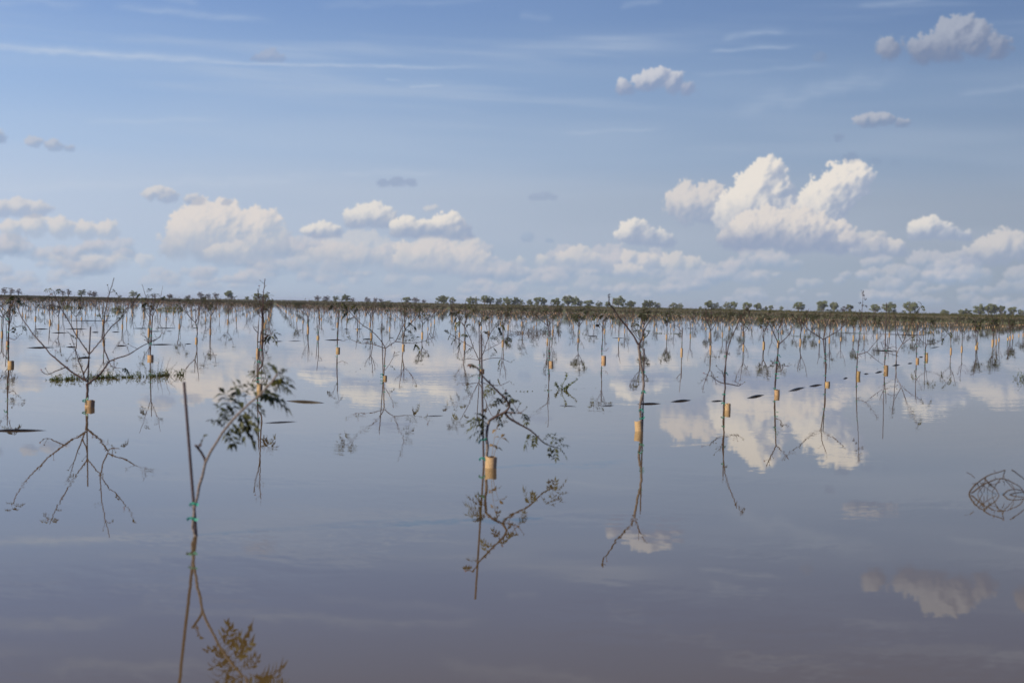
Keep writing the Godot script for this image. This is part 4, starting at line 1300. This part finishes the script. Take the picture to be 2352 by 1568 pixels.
func greenery() -> void:
	rng.seed = 99
	weeds("weed_raft", "long raft of floating green weeds round the foot of a sapling", 95, 874, 425, 861, 0.16, 760, 0.16, 0.035, false, M.weed)
	# taller stems arching out of the raft
	var o := on_water(385, 862)
	var t := thing("weed_stalks", "thin dry weed stalks arching above the floating raft", "weeds", o)
	var st := Shape.new()
	var lv := Shape.new()
	for q in [[350, 832], [365, 826], [375, 822], [392, 820], [404, 836], [412, 850], [420, 856], [395, 845], [330, 838], [312, 838], [255, 848], [246, 852], [158, 853], [136, 865]]:
		var p: Vector3 = at_depth(q[0], q[1], o.z) - o
		var f := on_water(lerpf(q[0], 350.0, 0.35), 865) - o
		st.tube(PackedVector3Array([f + Vector3(0, -0.02, 0), f.lerp(p, 0.5) + Vector3(0, 0.05, 0), p]), PackedFloat32Array([0.003, 0.0025, 0.0012]), 4)
		for k in 6:
			var d := Vector3(rng.randf_range(-1, 1), rng.randf_range(-0.6, 0.4), rng.randf_range(-1, 1)).normalized()
			leaflet(lv, f.lerp(p, rng.randf_range(0.4, 1.0)) + Vector3(0, 0.04, 0), d, Vector3.UP, 0.03, 0.012)
	obj("stalks", st, M.brush, t)
	obj("leaves", lv, M.weed, t)
	# the branching weed that stands by itself
	o = on_water(1292, 895)
	t = thing("water_weed", "bright green branching weed standing alone out of the water", "weed", o)
	st = Shape.new()
	lv = Shape.new()
	for s in [[1290, 893, 1293, 880, 1301, 868, 1301, 856], [1300, 894, 1312, 882, 1322, 876, 1326, 869], [1296, 894, 1302, 890, 1306, 884], [1284, 894, 1278, 886, 1276, 878]]:
		var p := PackedVector3Array()
		var r := PackedFloat32Array()
		for k in s.size() / 2:
			p.append(at_depth(s[k * 2], s[k * 2 + 1], o.z) - o + Vector3(0, 0, rng.randf_range(-0.02, 0.02)))
			r.append(0.006 - 0.0012 * k)
		p.insert(0, p[0] + Vector3(0, -0.05, 0))
		r.insert(0, 0.006)
		st.tube(p, r, 5)
		for k in 45:
			var q := rng.randi_range(1, p.size() - 1)
			var at := p[q].lerp(p[q - 1], rng.randf())
			leaflet(lv, at, Vector3(rng.randf_range(-1, 1), rng.randf_range(-0.1, 1), rng.randf_range(-1, 1)).normalized(), Vector3(0.2, 0.9, 0.3), 0.05, 0.022)
	obj("stem", st, M.weed, t)
	obj("leaves", lv, M.weed, t)
	weeds("floating_weeds", "scattered floating weed bits beside the standing green weed", 1180, 900, 1376, 891, 0.1, 60, 0.035, 0.03, false, M.weed)
	weeds("weed_clump", "rounded bright green weed clump between far saplings", 257, 713, 286, 713.5, 0.5, 150, 0.62, 0.10, true, M.grass)
	weeds("weed_clump", "widest yellow-green weed clump, far out among the saplings", 360, 711.5, 420, 712.5, 0.7, 240, 0.55, 0.11, true, M.grass)
	weeds("weed_clump", "small yellow-green clump joined to a brown mound", 140, 706.5, 164, 707, 0.5, 90, 0.45, 0.10, true, M.grass)
	weeds("brown_mound", "dark brown brush mound rising from the far water", 98, 705.5, 136, 706.3, 0.6, 200, 0.62, 0.10, true, M.brush)
	weeds("weed_strip", "low green weed strip floating behind the edge row's leafless forks", 1506, 765.4, 1567, 766.8, 0.2, 170, 0.07, 0.05, false, M.weed)
	weeds("weed_strip", "thin green weed strip lying beside two far cartons", 1820, 772, 1875, 773.2, 0.2, 120, 0.05, 0.05, false, M.weed)
	weeds("weed_strip", "broken weed line in the water under the wide sapling", 220, 724.5, 262, 725.5, 0.4, 120, 0.16, 0.07, false, M.weed)
	weeds("weed_strip", "dark weed strip under leafy far saplings of the edge row", 2090, 781, 2160, 782.5, 0.2, 110, 0.08, 0.05, false, M.brush)
	weeds("leafy_weed", "leafy upright weed at the end of a floating weed line", 2336, 871, 2364, 871.5, 0.1, 26, 0.27, 0.04, true, M.weed)
	# tangled dead brush
	o = on_water(1222, 766)
	t = thing("brush_pile", "tangled heap of dead brush floating among far cartons", "brush", o)
	st = Shape.new()
	for k in 90:
		var a := Vector3(rng.randf_range(-0.95, 0.95), -0.03, rng.randf_range(-0.4, 0.4))
		var b := a + Vector3(rng.randf_range(-0.7, 0.7), 0.0, rng.randf_range(-0.4, 0.4))
		var h := rng.randf_range(0.05, 0.42) * (1.0 - 0.5 * absf(a.x))
		st.tube(PackedVector3Array([a, a.lerp(b, 0.3) + Vector3(0, h * 0.8, 0), a.lerp(b, 0.6) + Vector3(0, h, 0), b + Vector3(0, h * 0.3, 0)]), PackedFloat32Array([0.005, 0.0045, 0.004, 0.002]), 4)
	obj("twigs", st, M.brush, t)
	# dead branch that breaks the surface close by
	o = on_water(2300, 1136)
	t = thing("dead_branch", "dead twiggy branch arching out of the open water", "branch", o)
	var main := Shape.new()
	var twig := Shape.new()
	var n := 0
	for s in [[0.004, 2226, 1138, 2228, 1128, 2246, 1109, 2266, 1094, 2289, 1086, 2310, 1079], [0.0035, 2262, 1097, 2276, 1112, 2290, 1124, 2296, 1138], [0.0035, 2232, 1132, 2262, 1112, 2299, 1099, 2325, 1107, 2344, 1119, 2356, 1136],
			[0.0025, 2310, 1080, 2304, 1096, 2300, 1100], [0.0025, 2246, 1110, 2252, 1124, 2260, 1138], [0.0025, 2266, 1095, 2262, 1112, 2250, 1128, 2246, 1138], [0.002, 2278, 1110, 2268, 1124, 2270, 1138], [0.002, 2299, 1100, 2290, 1112, 2282, 1128, 2280, 1140],
			[0.003, 2325, 1079, 2340, 1090, 2358, 1104], [0.002, 2310, 1103, 2330, 1122, 2336, 1138], [0.003, 2300, 1140, 2318, 1126, 2336, 1124, 2354, 1128], [0.002, 2252, 1108, 2272, 1124, 2290, 1136], [0.003, 2318, 1138, 2334, 1132, 2356, 1130]]:
		var p := PackedVector3Array()
		var k := 1
		var deep := rng.randf_range(-0.08, 0.08) if n > 0 else 0.0
		while k < s.size():
			p.append(at_depth(s[k], s[k + 1], o.z + deep * (k / float(s.size()))) - o)
			k += 2
		limb(main if n < 3 else twig, p, s[0] * 1.7, s[0] * 0.9, 5, main if n < 5 else null, 0.006)
		n += 1
	for k in 9:
		var a := at_depth(rng.randf_range(2236, 2356), rng.randf_range(1096, 1134), o.z + rng.randf_range(-0.06, 0.06)) - o
		var e := a + Vector3(rng.randf_range(-0.07, 0.07), rng.randf_range(-0.07, 0.05), rng.randf_range(-0.05, 0.05))
		limb(twig, PackedVector3Array([a, a.lerp(e, 0.5) + Vector3(rng.randf_range(-0.012, 0.012), rng.randf_range(-0.012, 0.012), 0), e]), 0.0035, 0.002, 4, twig, 0.003)
	obj("limb", main, M.brush, t)
	obj("twigs", twig, M.brush, t).set_meta("kind", "stuff")
	coot()
	# bits of leaf and twig drifting on the flood
	var bits := Shape.new()
	for k in 120:
		var x := rng.randf_range(-60, 2410)
		var p := on_water(x, HORIZON_Y + ROLL * x + 30.0 + 150.0 * pow(rng.randf(), 1.6))
		var a := rng.randf() * TAU
		var dir := Vector3(cos(a), 0, sin(a))
		bits.tint = Color.WHITE * rng.randf_range(0.5, 1.5)
		leaflet(bits, p + Vector3(0, 0.004, 0), dir, Vector3.UP, rng.randf_range(0.03, 0.07), rng.randf_range(0.012, 0.03))
	var drift := obj("floating_litter", bits, M.brush, self)
	drift.set_meta("kind", "stuff")
	drift.set_meta("label", "small dead leaves and twigs drifting on the flood")
	drift.set_meta("category", "litter")

func coot() -> void:
	var o := on_water(1373, 747.6)
	var t := thing("water_bird", "small black water bird swimming among far cartons", "bird", o)
	var st := Shape.new()
	var p := PackedVector3Array([Vector3(-0.20, 0.075, 0), Vector3(-0.17, 0.065, 0), Vector3(-0.10, 0.045, 0), Vector3(0.0, 0.035, 0), Vector3(0.08, 0.045, 0), Vector3(0.125, 0.075, 0), Vector3(0.14, 0.115, 0), Vector3(0.148, 0.15, 0), Vector3(0.168, 0.166, 0), Vector3(0.19, 0.162, 0)])
	st.tube(p, PackedFloat32Array([0.012, 0.03, 0.062, 0.078, 0.068, 0.045, 0.027, 0.028, 0.028, 0.012]), 12)
	obj("body", st, M.plumage, t)
	for s in [-1.0, 1.0]:
		var w := Shape.new()
		w.tube(PackedVector3Array([Vector3(0.06, 0.06, 0.055 * s), Vector3(-0.02, 0.065, 0.068 * s), Vector3(-0.12, 0.078, 0.045 * s), Vector3(-0.18, 0.085, 0.012 * s)]), PackedFloat32Array([0.02, 0.032, 0.022, 0.005]), 8)
		obj("wing", w, M.plumage, t)
	var b := Shape.new()
	b.tube(PackedVector3Array([Vector3(0.185, 0.163, 0), Vector3(0.205, 0.158, 0), Vector3(0.225, 0.15, 0)]), PackedFloat32Array([0.011, 0.009, 0.002]), 6)
	obj("bill", b, M.bill, t)

# ---------------------------------------------------------------- cottonwoods on the levee
func tree_shapes(kind: int, seed_: int) -> Array:
	rng.seed = seed_
	var wood := Shape.new()
	var crown := Shape.new()
	var ends := []
	var stems := 2 if kind == 0 else 3
	var forks := []
	for k in stems:
		var a := TAU * k / stems + rng.randf_range(-0.4, 0.4)
		var o := Vector3(cos(a), 0, sin(a))
		var p := PackedVector3Array([Vector3(0, -0.05, 0) + o * 0.01, o * 0.05 + Vector3(0, 0.18, 0), o * 0.13 + Vector3(0, 0.42, 0), o * 0.18 + Vector3(0, 0.7, 0)])
		wood.tube(p, PackedFloat32Array([0.032, 0.026, 0.017, 0.008]), 6)
		forks.append(p)
	# boughs out to a domed crown
	for j in 28:
		var b := rng.randf() * TAU
		var q := sqrt(rng.randf()) * 0.36
		var roof := 0.42 + 0.46 * sqrt(maxf(0.0, 1.0 - pow(q / 0.40, 2.0)))
		var e := Vector3(cos(b) * q, maxf(0.16, roof * (1.0 - 0.72 * pow(rng.randf(), 1.3))), sin(b) * q)
		var p: PackedVector3Array = forks[j % stems]
		var f: Vector3 = p[1].lerp(p[3], rng.randf())
		wood.tube(PackedVector3Array([f, f.lerp(e, 0.5) + Vector3(0, -0.02, 0), e]), PackedFloat32Array([0.011, 0.008, 0.004]), 4)
		ends.append(e)
	for e in ends:
		if kind == 1:
			for j in 22:
				var d := Vector3(rng.randf_range(-1, 1), rng.randf_range(-0.1, 1.2), rng.randf_range(-1, 1)).normalized() * rng.randf_range(0.08, 0.2)
				crown.tint = Color.WHITE * rng.randf_range(0.7, 1.1)
				crown.tube(PackedVector3Array([e, e + d * 0.5 + Vector3(rng.randf_range(-0.02, 0.02), 0, 0), e + d]), PackedFloat32Array([0.006, 0.005, 0.003]), 3, false)
		else:
			var r := rng.randf_range(0.08, 0.14)
			for j in (120 if kind == 0 else 60):
				var d := Vector3(rng.randfn(), rng.randfn() * 0.8, rng.randfn()).normalized() * r * pow(rng.randf(), 0.45)
				var f := Vector3(rng.randfn(), rng.randfn(), rng.randfn()).normalized()
				crown.tint = Color(rng.randf_range(0.75, 1.2), rng.randf_range(0.8, 1.15), rng.randf_range(0.7, 1.1))
				leaflet(crown, e + d, f, f.cross(Vector3(0.2, 0.7, 0.4)).normalized(), 0.04, 0.034)
	return [wood, crown]

func cottonwoods() -> void:
	var protos := [[], [], []]
	for kind in 3:
		for v in 4:
			var s := tree_shapes(kind, 60 + kind * 10 + v)
			var t := Node3D.new()
			t.name = "cottonwood_tree"
			obj("trunk", s[0], M.gray_twig, t)
			obj("crown", s[1], M.gray_twig if kind == 1 else M.cottonwood, t)
			protos[kind].append(t)
	rng.seed = 515
	for c in COTTONWOODS:
		var x := 0.0
		var z := -1150.0
		for k in 3:
			x = (c[0] - 1176.0) / FOCAL * -z
			z = levee_z(x)
		z += rng.randf_range(-1.5, 1.5)
		var t: Node3D = protos[c[3]][rng.randi() % 4].duplicate()
		t.name = numbered("cottonwood_tree")
		add_child(t)
		var h: float = c[1] * -z / FOCAL
		var w: float = c[2] * -z / FOCAL
		t.transform = Transform3D(Basis(Vector3.UP, rng.randf() * TAU).scaled(Vector3(w / 0.76, h / 0.80, w / 0.76)), Vector3(x, 1.65, z))
		var big: bool = c[1] >= 19
		t.set_meta("label", [["small rounded green cottonwood on the far levee", "tall broad green cottonwood on the far levee"], ["low leafless gray cottonwood on the far levee", "tall leafless gray cottonwood on the far levee"], ["short thin-leaved cottonwood on the far levee", "tall thin-leaved cottonwood with sky showing through, far levee"]][c[3]][1 if big else 0])
		t.set_meta("category", "tree")
		t.set_meta("group", "cottonwoods along the far levee")
	# low bushes between the trees
	for k in 46:
		var x := rng.randf_range(-330.0, 380.0)
		var z := levee_z(x) + rng.randf_range(-1.5, 3.0)
		var t: Node3D = protos[2 if x > -120.0 else 1][rng.randi() % 4].duplicate()
		t.name = numbered("levee_bush")
		add_child(t)
		var h := rng.randf_range(1.2, 3.4)
		var w := h * rng.randf_range(1.2, 2.2)
		t.transform = Transform3D(Basis(Vector3.UP, rng.randf() * TAU).scaled(Vector3(w, h, w)), Vector3(x, 1.45, z))
		t.set_meta("label", "low green bush on the far levee between cottonwoods" if x > -120.0 else "low leafless gray bush on the far levee")
		t.set_meta("category", "bush")
		t.set_meta("group", "bushes along the far levee")
	for k in protos:
		for t in k:
			t.free()

func build() -> void:
	materials()
	setting()
	rng.seed = 1
	near_saplings()
	orchard()
	hoses()
	greenery()
	cottonwoods()
